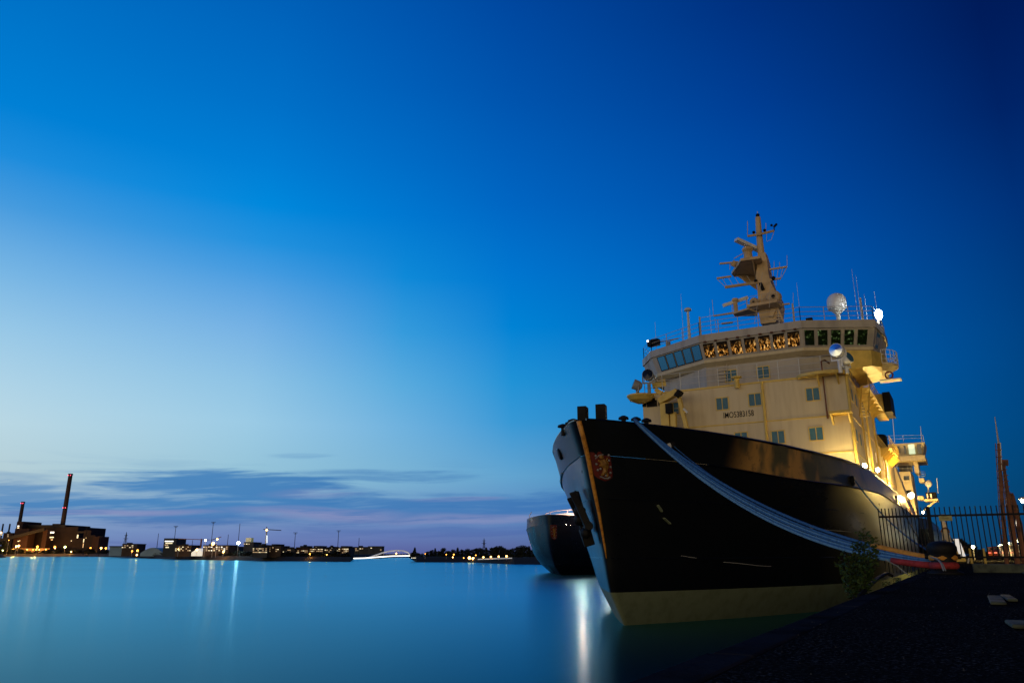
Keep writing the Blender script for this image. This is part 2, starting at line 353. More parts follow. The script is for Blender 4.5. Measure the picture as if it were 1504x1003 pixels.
def copy_tree(o, parent=None, loc=None, rz=0, scale=None, label=None):
    c = o.copy(); col.objects.link(c)
    if parent is not None: c.parent = parent
    if loc is not None: c.location = loc
    if parent is None:
        c.rotation_euler = (0, 0, rz)
        if scale: c.scale = scale if isinstance(scale, tuple) else (scale,)*3
        if label: c['label'] = label
    for ch in list(o.children): copy_tree(ch, c)
    return c

# ---------------------------------------------------------------- setting: water, quay, shores
wm = MB(); wm.add([(-6000, -3000, 0), (6000, -3000, 0), (6000, 9000, 0), (-6000, 9000, 0)], [(0, 1, 2, 3)])
tag(wm.build('water', 'water'), kind='structure')
QZ, QX = 2.6, -1.55
q = MB(); q.box(QX+.35, 400, -60, 700, -3, QZ)
tag(q.build('quay', 'asph'), kind='structure')
# coping stones of the quay edge, slightly uneven
q = MB(); y = -60.0
while y < 260:
    l = rnd.uniform(1.4, 2.0); dx = rnd.uniform(-.03, .03); dz = rnd.uniform(-.015, .02)
    q.box(QX+.04+dx*.5, QX+.34, y, y+l-.02, QZ-.55, QZ+dz*.4); y += l
tag(q.build('quay_coping', 'quayw', bevel=.03), kind='structure')
q = MB(); q.box(QX+.12, QX+.345, -60, 260, -3, QZ-.56)
tag(q.build('quay_wall_face', 'quayw'), kind='structure')

shore = [(-560, 1000), (-200, 960), (0, 935), (130, 918), (200, 640), (230, 525), (313, 408), (420, 350), (515, 320), (522, 700), (600, 720), (612, 306), (690, 300), (755, 245), (800, 238), (860, 240)]
def shoreD(px):
    for (a, b), (c, d) in zip(shore, shore[1:]):
        if a <= px <= c: return b+(d-b)*(px-a)/(c-a)
    return 900
g = MB(); vs = []; nn = len(shore)
for px, D in shore: vs.append(at(px, 813, D)-Vector((0, 0, CZ+.5)))
for px, D in shore: p = at(px, 813, D*1.015+3); p.z = 2.0 if px > 600 else 1.2+D*.0022; vs.append(p)
for px, D in shore: p = at(px, 813, 4200); p.z = 2.6; vs.append(p)
g.add(vs, [(r*nn+i, r*nn+i+1, (r+1)*nn+i+1, (r+1)*nn+i) for r in (0, 1) for i in range(nn-1)])
tag(g.build('far_shore', 'land'), kind='structure')
p0 = at(0, 817.5, 700)
g = MB(); pts = [(-40, 640), (6, 640), (12, 690), (-40, 700)]
vs = [at(px, 813, D)-Vector((0, 0, CZ+.3)) for px, D in pts]+[at(px*.7-6, 813, D*1.01)-Vector((0, 0, CZ-2.6)) for px, D in pts]
g.ring([vs[:4], vs[4:]]); tag(g.build('rocky_islet', 'land'), kind='structure')

# ---------------------------------------------------------------- ship hull form
def interp(x, xs, ys):
    if x <= xs[0]: return ys[0]
    for i in range(1, len(xs)):
        if x <= xs[i]: return ys[i-1]+(ys[i]-ys[i-1])*(x-xs[i-1])/(xs[i]-xs[i-1])
    return ys[-1]
XC = -14.3; FUL = 0.0
ZS = [-2, 0, .8, 1.6, 3.5, 4.9, 6.2, 7.7, 8.9]; YS = [37.2, 34.77, 34.0, 33.29, 32.72, 32.22, 31.64, 31.05, 30.29]
def ystem(z): return interp(z, ZS, YS)
def hb(z, Y):
    s = Y-ystem(z)
    if s < 0: return -1
    t = min(1, max(0, z)/8.9); p = 1.6+.3*t+.45*t*t; L = 26; Bm = 8.9+.85*min(1, max(0, z)/7)
    p += FUL*min(1, max(0, z)/3); tip = .05+.26*t*min(1, s/.25)**.5
    h = Bm*(1-max(0, 1-s/L)**p); h = tip+h*(1-tip/Bm)
    if s > 66: h *= max(.3, 1-.35*((s-66)/18)**2)
    return h
def hull_top(Y): return interp(Y-30.3, [0, 2, 4, 8, 14, 20, 35, 60, 90], [8.95, 8.92, 8.85, 8.72, 8.5, 8.4, 8.45, 8.5, 8.5])
def hull_hit(px, py):
    d = ray(px, py); y = 29.0
    while y < 112:
        t = y/d[1]; x = t*d[0]; z = CZ+t*d[2]
        if abs(x-XC) <= hb(z, y): return Vector((x, y, z))
        y += .01
    return None
BOOT = 1.5; KN = 7.0
def hull_part(zlo, zhi, tum=0.0, n=9, ylast=114.2, off=0.0, both=True):
    """skin of the hull between two heights (callables of Y)"""
    st = [0, .15, .4, .8, 1.3, 2, 3, 4.2, 5.5, 7, 9, 11.5, 14, 17, 20, 24, 28, 34, 42, 52, 62, 68, 73, 77, 80.5]
    m = MB(); vs = []; fs = []
    for sd in (1, -1):
        o = len(vs)
        for i, s in enumerate(st):
            for j in range(n):
                f = j/(n-1); Yg = 31+s
                z = zlo(Yg)+(zhi(Yg)-zlo(Yg))*f; Yy = min(ystem(z)+s, ylast) if s < 30 else 31+s
                vs.append((XC+sd*(hb(z, Yy)+off-tum*f*min(1, s/12)), Yy, z))
        for i in range(len(st)-1):
            for j in range(n-1): fs.append((o+i*n+j, o+(i+1)*n+j, o+(i+1)*n+j+1, o+i*n+j+1))
        ends = (o, o+(len(st)-1)*n)
    h = len(vs)//2
    for j in range(n-1):
        fs.append((j, h+j, h+j+1, j+1)); a = (len(st)-1)*n; fs.append((a+j, h+a+j, h+a+j+1, a+j+1))
    m.add(vs, fs); return m
def kn(Y): return interp(Y-30.3, [0, 6, 12, 30, 90], [7.5, 7.35, 6.95, 7.0, 7.0])
def make_hull(root, hullmat):
    h = hull_part(lambda y: BOOT, kn, n=11).build('hull', hullmat, root, smooth=True)
    hull_part(lambda y: -2.0, lambda y: BOOT, n=5).build('boot_top', 'boot', root, smooth=True)
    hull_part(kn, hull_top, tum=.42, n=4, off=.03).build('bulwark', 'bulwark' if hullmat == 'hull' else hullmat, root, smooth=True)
    # rubbing strip on the knuckle
    k = MB()
    for sd in (1, -1):
        k.path([(XC+sd*(hb(kn(y), y)+.06), y, kn(y)) for y in [36.4, 37, 39, 41, 44, 47, 50, 54, 58, 65, 75, 85, 95, 100]], .045, 4)
    k.path([(XC-(hb(kn(y), y)+.035), y, kn(y)) for y in [31.4, 31.8, 32.4, 33.2, 34.5, 36.5]], .02, 4)
    k.build('rubbing_strip', hullmat, root)
    # deck
    d = MB(); ys = [31.6, 32.5, 34, 36, 39, 43, 47, 52, 60, 75, 90, 98, 105, 110]
    vs = [(XC+sd*(hb(7.3, y)-.08), y, 7.35) for sd in (1, -1) for y in ys]; n = len(ys)
    d.add(vs, [(i, i+1, n+i+1, n+i) for i in range(n-1)]); d.build('deck', 'grey', root)
    return h

# ================================================================ main icebreaker
ship = thing('icebreaker_ship', (XC, 72, 0), 'large black icebreaker with tall cream superstructure moored bow-on at the quay, in front', 'ship')
hullo = make_hull(ship, 'hull')
# welded plate seams on the bow
s_ = MB()
for z in (3.0, 5.6):
    for sd in (1, -1): s_.path([(XC+sd*(hb(z, ystem(z)+q_)+.012), ystem(z)+q_, z) for q_ in [.1, .4, 1, 2, 3.5, 5.5, 8, 11, 15, 20]], .018, 4)
s_.build('plate_seam', 'hull', ship)
# rusty stem bar, orange lamplight put into its colour
s_ = MB(); zs = [8.9, 8.2, 7.4, 6.6, 5.8, 5.0, 4.2, 3.5, 3.0]
s_.path([(XC+.02, ystem(z)-.03, z) for z in zs], [.12, .115, .11, .10, .09, .08, .06, .05, .03], 8)
s_.build('stem_bar', 'rust', ship, smooth=True)
# bulwark top rail
s_ = MB()
for sd in (1, -1):
    s_.path([(XC+sd*(hb(8.7, y)-.40*min(1, (y-30.5)/12)), y, hull_top(y)+.03) for y in [30.5, 30.9, 31.5, 32.5, 34, 36, 38, 41, 44, 48, 52, 58, 66, 76, 86, 96]], .07, 5)
s_.build('bulwark_cap', 'hull', ship)
# coat of arms, laid on the plating at the stem
def crest(root, hitfn, x0, x1, y0, y1, dep=.03, detail=True, base=Vector((0, 0, 0))):
    def P(u, v, d): # u 0..1 across, v 0..1 down ; both follow the hull
        z = z1-(z1-z0)*v; Yc = ystem(z)+.01+u*.66; x = XC+hb(z, Yc)+d
        return Vector((x, Yc, z))+base
    z1, z0 = hitfn
    def sheet(poly_fn, d, n=10):
        m = MB(); vs = []; fs = []
        for j in range(n+1):
            v = j/n; a, b_ = poly_fn(v)
            for i in range(9): vs.append(P(a+(b_-a)*i/8, v, d))
        for j in range(n):
            for i in range(8): fs.append((j*9+i, j*9+i+1, (j+1)*9+i+1, (j+1)*9+i))
        nv = len(vs); vs += [v_-Vector((d*.9, -d*.4, 0)) for v_ in vs]; fs += [tuple(k+nv for k in f) for f in fs]
        m.add(vs, fs); return m
    def outline(v):
        k = 1 if v < .72 else math.sqrt(max(.0, 1-((v-.72)/.28)**2))
        return .5-.5*k, .5+.5*k
    sh = sheet(outline, dep).build('coat_of_arms', 'red', root)
    li = MB()
    def stroke(pts, r): li.path([P(u, v, dep+.03) for u, v in pts], r, 6)
    stroke([(.42, .26), (.48, .40), (.55, .52), (.50, .64), (.42, .72)], [.12, .17, .13, .12, .10])   # body
    stroke([(.30, .20), (.38, .17), (.46, .20)], [.06, .11, .09])                                        # head
    stroke([(.46, .34), (.34, .34), (.22, .30)], .055); stroke([(.48, .44), (.34, .48), (.24, .46)], .05)
    stroke([(.45, .68), (.36, .76), (.26, .78)], .06); stroke([(.52, .66), (.62, .74), (.58, .84)], .06)
    stroke([(.56, .56), (.72, .52), (.76, .38), (.68, .28), (.76, .18)], .04)
    li.build('lion_emblem', 'gold', sh)
    wh = MB(); wh.path([P(u, v, dep+.03) for u, v in [(.20, .84), (.40, .90), (.60, .90), (.78, .84)]], .035, 5); wh.build('sword_blade', 'grey', sh)
    wh = MB(); wh.path([P(u, v, dep+.03) for u, v in [(.12, .24), (.3, .12), (.55, .09)]], .025, 5)
    wh.build('sword_blade', 'grey', sh)
    for u, v in [(.16, .14), (.88, .10), (.86, .28), (.14, .42), (.90, .50), (.16, .62), (.84, .70), (.28, .58), (.52, .80)]:
        MB().sphere(P(u, v, dep+.02), .055, 7).build('rosette', 'grey', sh)
    return sh
crest(ship, (7.62, 6.35), 0, 1, 0, 1)
# hawse opening and anchor on the port bow
a0 = hull_hit(822, 667); nrm = Vector((-.80, -.52, -.28)).normalized()
MB().lathe(a0-nrm*.1, [(.02, .16), (.26, .16), (.30, .12), (.30, 0)], 12, nrm).build('hawse_pipe', 'black', ship)
au, al, ac = hull_hit(851, 716), hull_hit(877, 796), hull_hit(866, 755)
up = (au-al).normalized(); sd_ = nrm.cross(up).normalized()
anc = MB(); A = lambda a, b, c: ac+up*a+sd_*b+nrm*c
hl_ = (au-al).length/2
anc.bar(A(-hl_*.75, 0, .35), A(hl_*.9, 0, .28), .26, .22)
anc.bar(A(-hl_*.45, -.9, .33), A(-hl_*.45, .9, .33), .42, .42, 8)
anc.bar(A(hl_*.15, -.55, .36), A(hl_*.15, .6, .36), .36, .36, 8)
for s1 in (-1, 1):
    b0 = s1*.7
    anc.prism([A(-hl_*.55, b0-.16, .18), A(-hl_*.55, b0+.2, .18), A(hl_*.45, b0+.14, .30), A(hl_*.85, b0-.02, .42), A(hl_*.3, b0-.2, .30)], nrm*.32)
anc.prism([A(-hl_*.4, -.3, .2), A(-hl_*.4, .3, .2), A(-hl_*1.02, .08, .2), A(-hl_*1.05, -.08, .2)], nrm*.5)
anc.sphere(A(-hl_*.05, .32, .5), .28, 8); anc.sphere(A(-hl_*.6, -.32, .5), .26, 8); anc.sphere(A(hl_*.2, -.1, .48), .24, 8)
anc.build('anchor', 'iron', ship, bevel=.03)
MB().path([A(hl_*.95, .1, .3), A(hl_*.6, .3, .42), A(hl_*.25, .36, .45)], .05, 5).build('anchor_chain', 'iron', ship)
# starboard fairlead light, hull fittings
def sfit(px, py, r, m, name='hull_fitting'):
    p = hull_hit(px, py); n_ = Vector((.75, -.6, 0)).normalized()
    MB().lathe(p-n_*.08, [(r*.3, .22), (r, .2), (r, .0)], 10, n_).build(name, m, ship); return p
sfit(982, 655, .13, 'white', 'fairlead'); sfit(987, 654, .17, 'iron', 'fairlead')
for a, b_ in (((965, 742), (971, 751)), ((974, 761), (983, 769))):
    pa, pb = hull_hit(*a), hull_hit(*b_)
    MB().bar(pa+Vector((.06, -.05, 0)), pb+Vector((.06, -.05, 0)), .13, .05).build('hull_mark', 'boot', ship)
hp = [hull_hit(1253, 706), hull_hit(1317, 733)]
for p in hp: MB().lathe(p+Vector((-.1, 0, 0)), [(.05, .14), (.22, .18), (.30, .14), (.30, 0)], 12, (1, 0, 0)).build('hawse_pipe', 'black', ship)
for pts in (((1148, 771), (1180, 774), (1215, 778), (1250, 781)), ((1062, 825), (1085, 827), (1110, 830), (1132, 831.5)), ((1000, 816), (1022, 819))):
    MB().path([hull_hit(*p_)+Vector((.03, -.03, 0)) for p_ in pts], .012, 4).build('scraped_ridge', 'railw', ship)
# deck ventilators / bollards along the bulwark, and the two big fairlead blocks
for px, py in ((827, 629), (838, 625), (842, 621.5)):
    p = on(px, py-3, 1, 31.3+(842-px)*.05)
    MB().lathe(p+Vector((0, 0, -.45)), [(.10, 0), (.10, .38), (.27, .40), (.25, .50), (.08, .56)], 10).build('mushroom_vent', 'iron', ship)
for px in (920, 938.5, 954):
    p = hull_hit(px, 620+(px-920)*.15)+Vector((-.25, .3, 0)); p.z = hull_top(p.y)
    MB().lathe(p+Vector((0, 0, -.15)), [(.11, 0), (.11, .36), (.25, .38), (.23, .47), (.08, .55)], 10).build('mushroom_vent', 'iron', ship)
for (px0, px1, pyt, pyb, Yp) in ((848.5, 864, 598.5, 620, 31.3), (875, 891.5, 595.5, 617.5, 31.9)):
    a, b_ = on(px0, pyt, 1, Yp), on(px1, pyb, 1, Yp)
    MB().cbox(((a.x+b_.x)/2, Yp, (a.z+b_.z)/2-.2), b_.x-a.x-.1, .55, a.z-b_.z+.4, R(12)).build('bow_bitt', 'black', ship, bevel=.02)

# ---- superstructure
FY = 60.0; XL, XR, ZD = -22.3, -6.2, 16.22
b_ = MB(); b_.box(XL, XR, FY, 97.5, 7.3, 13.1); b_.box(XL, XR, FY, 80, 13.1, ZD)
b_.build('superstructure', 'cream', ship, bevel=.04)
def strip(z, w_=.10): 
    m = MB(); m.box(XL-.03, XR+.04, FY-.06, FY+.02, z-w_/2, z+w_/2); m.box(XR-.02, XR+.05, FY, 79 if z > 13.2 else 97, z-w_/2-.004, z+w_/2-.004); return m
strip(13.1, .09).build('trim_strip', 'yellow', ship); strip(ZD, .14).build('deck_edge', 'yellow', ship); strip(10.4, .07).build('trim_strip', 'yellow', ship)
# drain pipes on the front and at the corner
for px0, py0, px1, py1, r in ((1118.5, 560, 1127, 662, .10), (1208, 532, 1213, 603, .04)):
    a, b2 = on(px0, py0, 1, FY-.12), on(px1, py1, 1, FY-.12); MB().bar(a, Vector((a.x, a.y, b2.z)), r*2, n=8).build('drain_pipe', 'yellow' if r > .05 else 'rail', ship)
MB().bar((XR+.02, FY-.02, 7.5), (XR+.02, FY-.02, ZD), .22, n=8).build('corner_pipe', 'yellow', ship)
for yy in (67, 71, 77, 84): MB().bar((XR+.1, yy, 7.5), (XR+.1, yy, 13 if yy > 80 else ZD), .16, n=6).build('drain_pipe', 'yellow', ship)
def pane_window(px, py, wpx=15, hpx=14, Yp=FY, curtain=True):
    a, c = on(px-wpx/2, py-hpx/2, 1, Yp), on(px+wpx/2, py+hpx/2, 1, Yp)
    x0, x1, z0, z1 = a.x, c.x, c.z, a.z; cz_ = (z0+z1)/2; cx_ = (x0+x1)/2
    w_ = .92; h_ = .92; x0, x1, z0, z1 = cx_-w_/2, cx_+w_/2, cz_-h_/2, cz_+h_/2
    f = MB()
    f.box(x0-.07, x1+.07, Yp-.05, Yp+.01, z1, z1+.07); f.box(x0-.07, x1+.07, Yp-.05, Yp+.01, z0-.07, z0)
    f.box(x0-.07, x0, Yp-.05, Yp+.01, z0, z1); f.box(x1, x1+.07, Yp-.05, Yp+.01, z0, z1); f.box(cx_-.03, cx_+.03, Yp-.045, Yp+.01, z0, z1)
    o = f.build('window', 'yellow', ship)
    MB().box(x0, cx_-.03, Yp-.02, Yp-.005, z0, z1).build('pane', 'curtain', o); MB().box(cx_+.03, x1, Yp-.02, Yp-.005, z0, z1).build('pane', 'curtain', o)
for p in ((1061, 593), (1109, 587), (1194, 579), (1089, 644), (1143, 642), (1199, 637), (989, 600)): pane_window(*p)
for px, py in ((1250.5, 580), (1256.5, 588), (1257.5, 639), (1263.5, 646), (1280, 665), (1286, 672), (1298, 683), (1303, 690)):
    p = on(px, py, 0, XR)
    f = MB(); f.box(XR-.01, XR+.04, p.y-.5, p.y+.5, p.z-.55, p.z+.55); o = f.build('window', 'yellow', ship)
    MB().box(XR+.035, XR+.05, p.y-.4, p.y+.4, p.z-.45, p.z+.45).build('pane', 'curtain' if px < 1270 else 'Wdim', o)
# IMO number
tx = bpy.data.curves.new('t', 'FONT'); tx.body = 'IMO5383158'; tx.extrude = .01; tx.size = 1; tx.offset = .002
to = bpy.data.objects.new('t', tx); me = bpy.data.meshes.new_from_object(to)
ta, tb = on(1063, 614.3, 1, FY-.03), on(1107.5, 613, 1, FY-.03); tz = on(1063, 607.2, 1, FY-.03).z
mx = [v.co.x for v in me.vertices]; my = [v.co.y for v in me.vertices]
sX = (tb.x-ta.x)/(max(mx)-min(mx)); sZ = 1.2*(tz-ta.z)/(max(my)-min(my)); dz_ = (ta.z+on(1107.5, 610.2, 1, FY).z-.2)/2-ta.z
tv = [(ta.x+(v.co.x-min(mx))*sX, FY-.012-v.co.z, ta.z+(v.co.y-min(my))*sZ) for v in me.vertices]
MB().add(tv, [tuple(p.vertices) for p in me.polygons]).build('hull_number_text', 'black', ship)
bpy.data.objects.remove(to)

# ---- upper house (set back, three facets) and bridge
def offs(poly, d): # shrink toward centre-ish by moving each point along facet-average
    out = []
    for x, y, dx, dy in poly: out.append((x-dx*d, y-dy*d))
    return out
uh = [(-22.2, 65.6), (-17.3, 62.2), (-9.7, 62.2), (-7.0, 63.7), (-6.6, 78), (-21.6, 78)]
MB().ring([[Vector((x, y, z)) for x, y in uh] for z in (ZD, 18.75)]).build('upper_house', 'creamd', ship)
for p in ((1074, 552), (1121, 547)): pane_window(*p, Yp=62.2)
# bridge rings: (x,y, outward dir)
br = [(-22.82, 64.04, -.7, -.7), (-17.4, 61.1, -.25, -.97), (-9.1, 61.0, .25, -.97), (-3.98, 63.71, .7, -.7), (-3.65, 66.7, 1, 0), (-3.65, 70.5, 1, 0), (-6.4, 74, .6, .3), (-22.2, 74, -.6, .3), (-24.6, 70.5, -1, 0), (-24.6, 66.7, -1, 0)]
def brr(d, z): return [Vector((x, y, z)) for x, y in offs(br, d)]
MB().ring([brr(.0, 20.45), brr(.0, 21.08)]).build('bridge_roof', 'creamd', ship)
MB().ring([brr(.62, 18.98), brr(.12, 20.45)]).build('bridge_wall', 'creamd', ship)
MB().ring([brr(1.15, 18.45), brr(.60, 18.75), brr(.56, 18.98)]).build('bridge_apron', 'cream', ship)
def bridge_windows(i, j, n, m, f0=.03, f1=.97, wf=.80):
    A0, B0 = offs(br, .12)[i], offs(br, .12)[j]; A1, B1 = offs(br, .62)[i], offs(br, .62)[j]
    at0 = lambda f, g: Vector((A0[0]+(B0[0]-A0[0])*f, A0[1]+(B0[1]-A0[1])*f, 20.45)).lerp(Vector((A1[0]+(B1[0]-A1[0])*f, A1[1]+(B1[1]-A1[1])*f, 18.98)), g)
    nv = Vector(((B0[1]-A0[1]), -(B0[0]-A0[0]), -.3*math.dist(A0, B0))).normalized()
    if nv.y > 0 and abs(nv.y) > abs(nv.x): nv = -nv
    for k in range(n):
        c = f0+(f1-f0)*(k+.5)/n; hw = (f1-f0)/n*wf/2; g0, g1 = .10, .88
        q4 = [at0(c-hw, g0), at0(c+hw, g0), at0(c+hw, g1), at0(c-hw, g1)]
        mid = (q4[0]+q4[2])/2; fr = MB()
        out = [p+(p-mid)*.09 for p in q4]
        for a_ in range(4):
            b2 = (a_+1) % 4; fr.prism([q4[a_]+nv*.012, q4[b2]+nv*.012, out[b2]+nv*.012, out[a_]+nv*.012], nv*.03)
        o = fr.build('bridge_window', 'black' if m == 'skyglass' else 'creamd', ship)
        MB().prism([p+nv*.010 for p in q4], nv*.012).build('pane', m, o)
bridge_windows(0, 1, 5, 'skyglass', .10, .99, .84); bridge_windows(1, 2, 7, 'amberglass', .01, .99); bridge_windows(2, 3, 5, 'greenglass', .01, .93, .74); bridge_windows(3, 4, 1, 'curtain', .1, .9, .6)
# wipers boxes above windows
for k in range(9):
    f = .06+k*.11; A0, B0 = br[1], br[2]; MB().cbox((A0[0]+(B0[0]-A0[0])*f, A0[1]-.02+(B0[1]-A0[1])*f, 20.42), .22, .16, .12).build('wiper_motor', 'rustd', ship)
# starboard bridge wing: yellow underside box, round balcony
w_ = MB(); w_.ring([[Vector(p) for p in ((-6.2, 62.6, 17.05), (-4.6, 63.4, 17.3), (-3.9, 65.2, 17.5), (-3.9, 70, 17.5), (-6.2, 70, 17.05))], [Vector(p) for p in ((-6.3, 62.3, 18.5), (-4.5, 63.2, 18.5), (-3.7, 65, 18.5), (-3.7, 70, 18.5), (-6.3, 70, 18.5))]])
w_.build('wing_support', 'yellow', ship)
bal = MB(); cx, cy, cr = -4.15, 66.4, 1.25
arc = [(cx+cr*math.cos(a), cy+cr*math.sin(a)*1.5) for a in [R(-80+i*16) for i in range(12)]]
bal.ring([[Vector((x*.5+cx*.5, y*.5+cy*.5, 17.25)) for x, y in arc], [Vector((x, y, 17.62)) for x, y in arc], [Vector((x, y, 17.75)) for x, y in arc]]); bal.build('wing_balcony', 'cream', ship)
rl = MB()
for h_ in (18.05, 18.4, 18.8): rl.path([Vector((x, y, h_)) for x, y in arc], .03, 4)
for x, y in arc[::1]: rl.bar((x, y, 17.7), (x, y, 18.8), .05)
rl.build('wing_railing', 'railw', ship)
MB().path([Vector((cx+.55+.27*math.cos(R(a)), 65.0, 16.75+.27*math.sin(R(a)))) for a in range(0, 361, 24)], .07, 6).build('lifebuoy', 'red', ship)
MB().box(cx-.2, cx+1.35, 64.9, 66, 16.38, 16.45).build('wing_step', 'railw', ship)
# floodlight on the starboard end of the bridge roof
p = on(1291, 464, 1, 66.2)
fl = MB().cbox(p-Vector((.0, .0, .0)), .34, .3, .72).build('roof_floodlight', 'grey', ship)
MB().sphere(p+Vector((.02, -.4, 0)), .27, 12, 1.7).build('lamp_glass', 'Lwhite', fl)
MB().bar(p+Vector((-.1, 0, -.3)), (p.x-.1, p.y, 21.0), .12).build('lamp_bracket', 'rail', fl)
# port end light
p = on(954, 503, 1, 64.5); MB().cbox(p+Vector((.4, 0, -.1)), 1.1, .5, .6, R(-10)).build('roof_locker', 'black', ship); MB().sphere(p+Vector((-.1, -.2, .1)), .10, 8).build('lamp_glass', lamp_mat('faint white lamp', (1, 1, 1), 3), ship)

# rails helper ------------------------------------------------
def railing(pts, h=1.05, rows=3, root=ship, name='railing', m='rail', step=1.6, r=.022):
    k = MB(); pts = [Vector(p) for p in pts]
    for i in range(1, rows+1):
        k.path([p+Vector((0, 0, h*i/rows)) for p in pts], r, 4)
    for a_, b2 in zip(pts, pts[1:]):
        n = max(1, int((b2-a_).length/step))
        for i in range(n+1):
            p = a_.lerp(b2, i/n); k.bar(p, p+Vector((0, 0, h)), r*2.2)
    return k.build(name, m, root)
railing([(x, y, 21.08) for x, y in offs(br, .15)[:6]], 1.15, 3, name='roof_railing')
railing([(x, y, 21.08) for x, y in offs(br, .15)[8:]]+[(offs(br, .15)[0][0], offs(br, .15)[0][1], 21.08)], 1.15, 3, name='roof_railing')
railing([(XL+.2, FY+.15, ZD+.07), (XR-.1, FY+.15, ZD+.07)], 1.5, 3, m='railw', step=1.5)
railing([(XR-.1, FY+.2, ZD+.07), (XR-.1, 79, ZD+.07)], 1.1, 3, m='yellow', step=2)
railing([(XR+.0, 80, 13.15), (XR+.0, 97, 13.15)], 1.15, 2, m='yellow', step=1.2, r=.03)
railing([(XR-.1, FY+.0, 13.6), (XR-.1, FY+.01, 13.6)], .1, 1)
# side platforms (lit brackets) and box with black end
for (py0, Yc, z) in ((0, 72, 16.2), (0, 87, 13.1)):
    m_ = MB(); m_.box(XR+.05, XR+1.0, Yc-6, Yc+6, z-.08, z)
    for i in range(7): m_.prism([(XR+.05, Yc-5.8+i*1.9, z-.08), (XR+.95, Yc-5.8+i*1.9, z-.08), (XR+.05, Yc-5.8+i*1.9, z-.9)], (0, .08, 0))
    m_.build('side_walkway', 'yellow', ship)
    railing([(XR+.95, Yc-6, z), (XR+.95, Yc+6, z)], 1.1, 3, m='yellow', step=1.5, name='walkway_railing')
MB().box(XR+.05, XR+1.0, 79.2, 84, 16.1, 18.0).build('boat_deck_box', 'yellow', ship, bevel=.05)
MB().box(XR+1.0, XR+1.65, 79.1, 83.6, 16.2, 18.1).build('vent_grille', 'black', ship)
# inclined ladder on the side
ld = MB(); A1, B1 = Vector((XR+.45, 66, 16.3)), Vector((XR+.45, 61.4, 13.1))
for dx in (0, .6): ld.bar(A1+Vector((dx, 0, 0)), B1+Vector((dx, 0, 0)), .08)
for i in range(12): p = A1.lerp(B1, i/11); ld.bar(p, p+Vector((.6, 0, 0)), .07)
ld.build('ladder', 'yellow', ship)
# front bracket platform at seam, right
m_ = MB(); a_ = on(1220, 606, 1, FY); b2 = on(1246, 603, 1, FY)
m_.box(a_.x, b2.x+.3, FY-1.0, FY-.02, 13.12, 13.3); 
for x in (a_.x+.05, b2.x): m_.prism([(x, FY-.02, 13.12), (x, FY-.95, 13.12), (x, FY-.02, 12.4)], (.12, 0, 0))
m_.build('front_platform', 'yellow', ship)
# corner platform of ZD with curved bracket on starboard
m_ = MB(); cc = Vector((XR-1.6, FY, ZD-.1)); arc = [cc+Vector((-1.5, 0, 0))]+[cc+Vector((1.9*math.cos(R(a)), -1.3*math.sin(R(a)), 0)) for a in range(180, -1, -20)]
m_.prism(arc, (0, 0, .22)); m_.prism([cc+Vector((-.4, 0, 0)), cc+Vector((-.3, -1.1, 0)), cc+Vector((-.4, 0, -.7))], (.1, 0, 0)); m_.prism([cc+Vector((1.0, 0, 0)), cc+Vector((1.0, -1.1, 0)), cc+Vector((1.0, 0, -.7))], (.1, 0, 0))
m_.build('searchlight_platform', 'yellow', ship)
def searchlight(p, d, r=.5, m='white', glass='curtain', post=.8):
    p, d = Vector(p), Vector(d).normalized()
    o = MB().lathe(p-d*r*.9, [(r*.35, -.1*r), (r*.75, .1*r), (r, .7*r), (r*1.05, 1.75*r), (r*.98, 1.8*r)], 16, d).build('searchlight', m, ship, smooth=False)
    MB().lathe(p-d*r*.9, [(r*.96, 1.81*r), (.01, 1.9*r)], 16, d).build('lens', glass, o)
    y = MB(); s1 = d.cross(Vector((0, 0, 1))).normalized()
    y.bar(p+s1*r*1.1, p+s1*r*1.1-Vector((0, 0, r*1.3)), .09); y.bar(p-s1*r*1.1, p-s1*r*1.1-Vector((0, 0, r*1.3)), .09); y.bar(p+s1*r*1.15-Vector((0, 0, r*1.3)), p-s1*r*1.15-Vector((0, 0, r*1.3)), .12)
    y.bar(p-Vector((0, 0, r*1.3)), p-Vector((0, 0, r*1.3+post)), .3, n=8); y.build('yoke', m, o)
searchlight(on(1231, 516, 1, FY-.9)+Vector((0, 0, .0)), (-.25, -1, .05), .5, 'white', 'skyglass', 1.0)
searchlight(on(1242, 528, 1, FY-.6), (.85, -.45, .35), .42, 'white', 'curtain', .5)
# port-side counterpart: round platform with two searchlights
pp = on(944, 581, 1, FY-.8)
m_ = MB(); m_.lathe(pp+Vector((-.2, 0, -.3)), [(.3, -.35), (.9, -.1), (1.15, .22), (1.15, .34)], 18); m_.build('searchlight_platform', 'yellow', ship)
searchlight(on(936, 566, 1, FY-1.1), (-.75, -.45, .35), .42, 'grey', 'glass', .3)
searchlight(on(952.5, 552, 1, FY-.6), (.15, -1, .15), .46, 'grey', 'glass', 1.2)
m_ = MB(); m_.bar(on(958, 566, 1, 60.3), on(978, 562, 1, 60.6), .3, .6); m_.bar(on(963, 572, 1, 60), on(972, 578, 1, 60), .35); m_.build('boom_housing', 'yellow', ship)
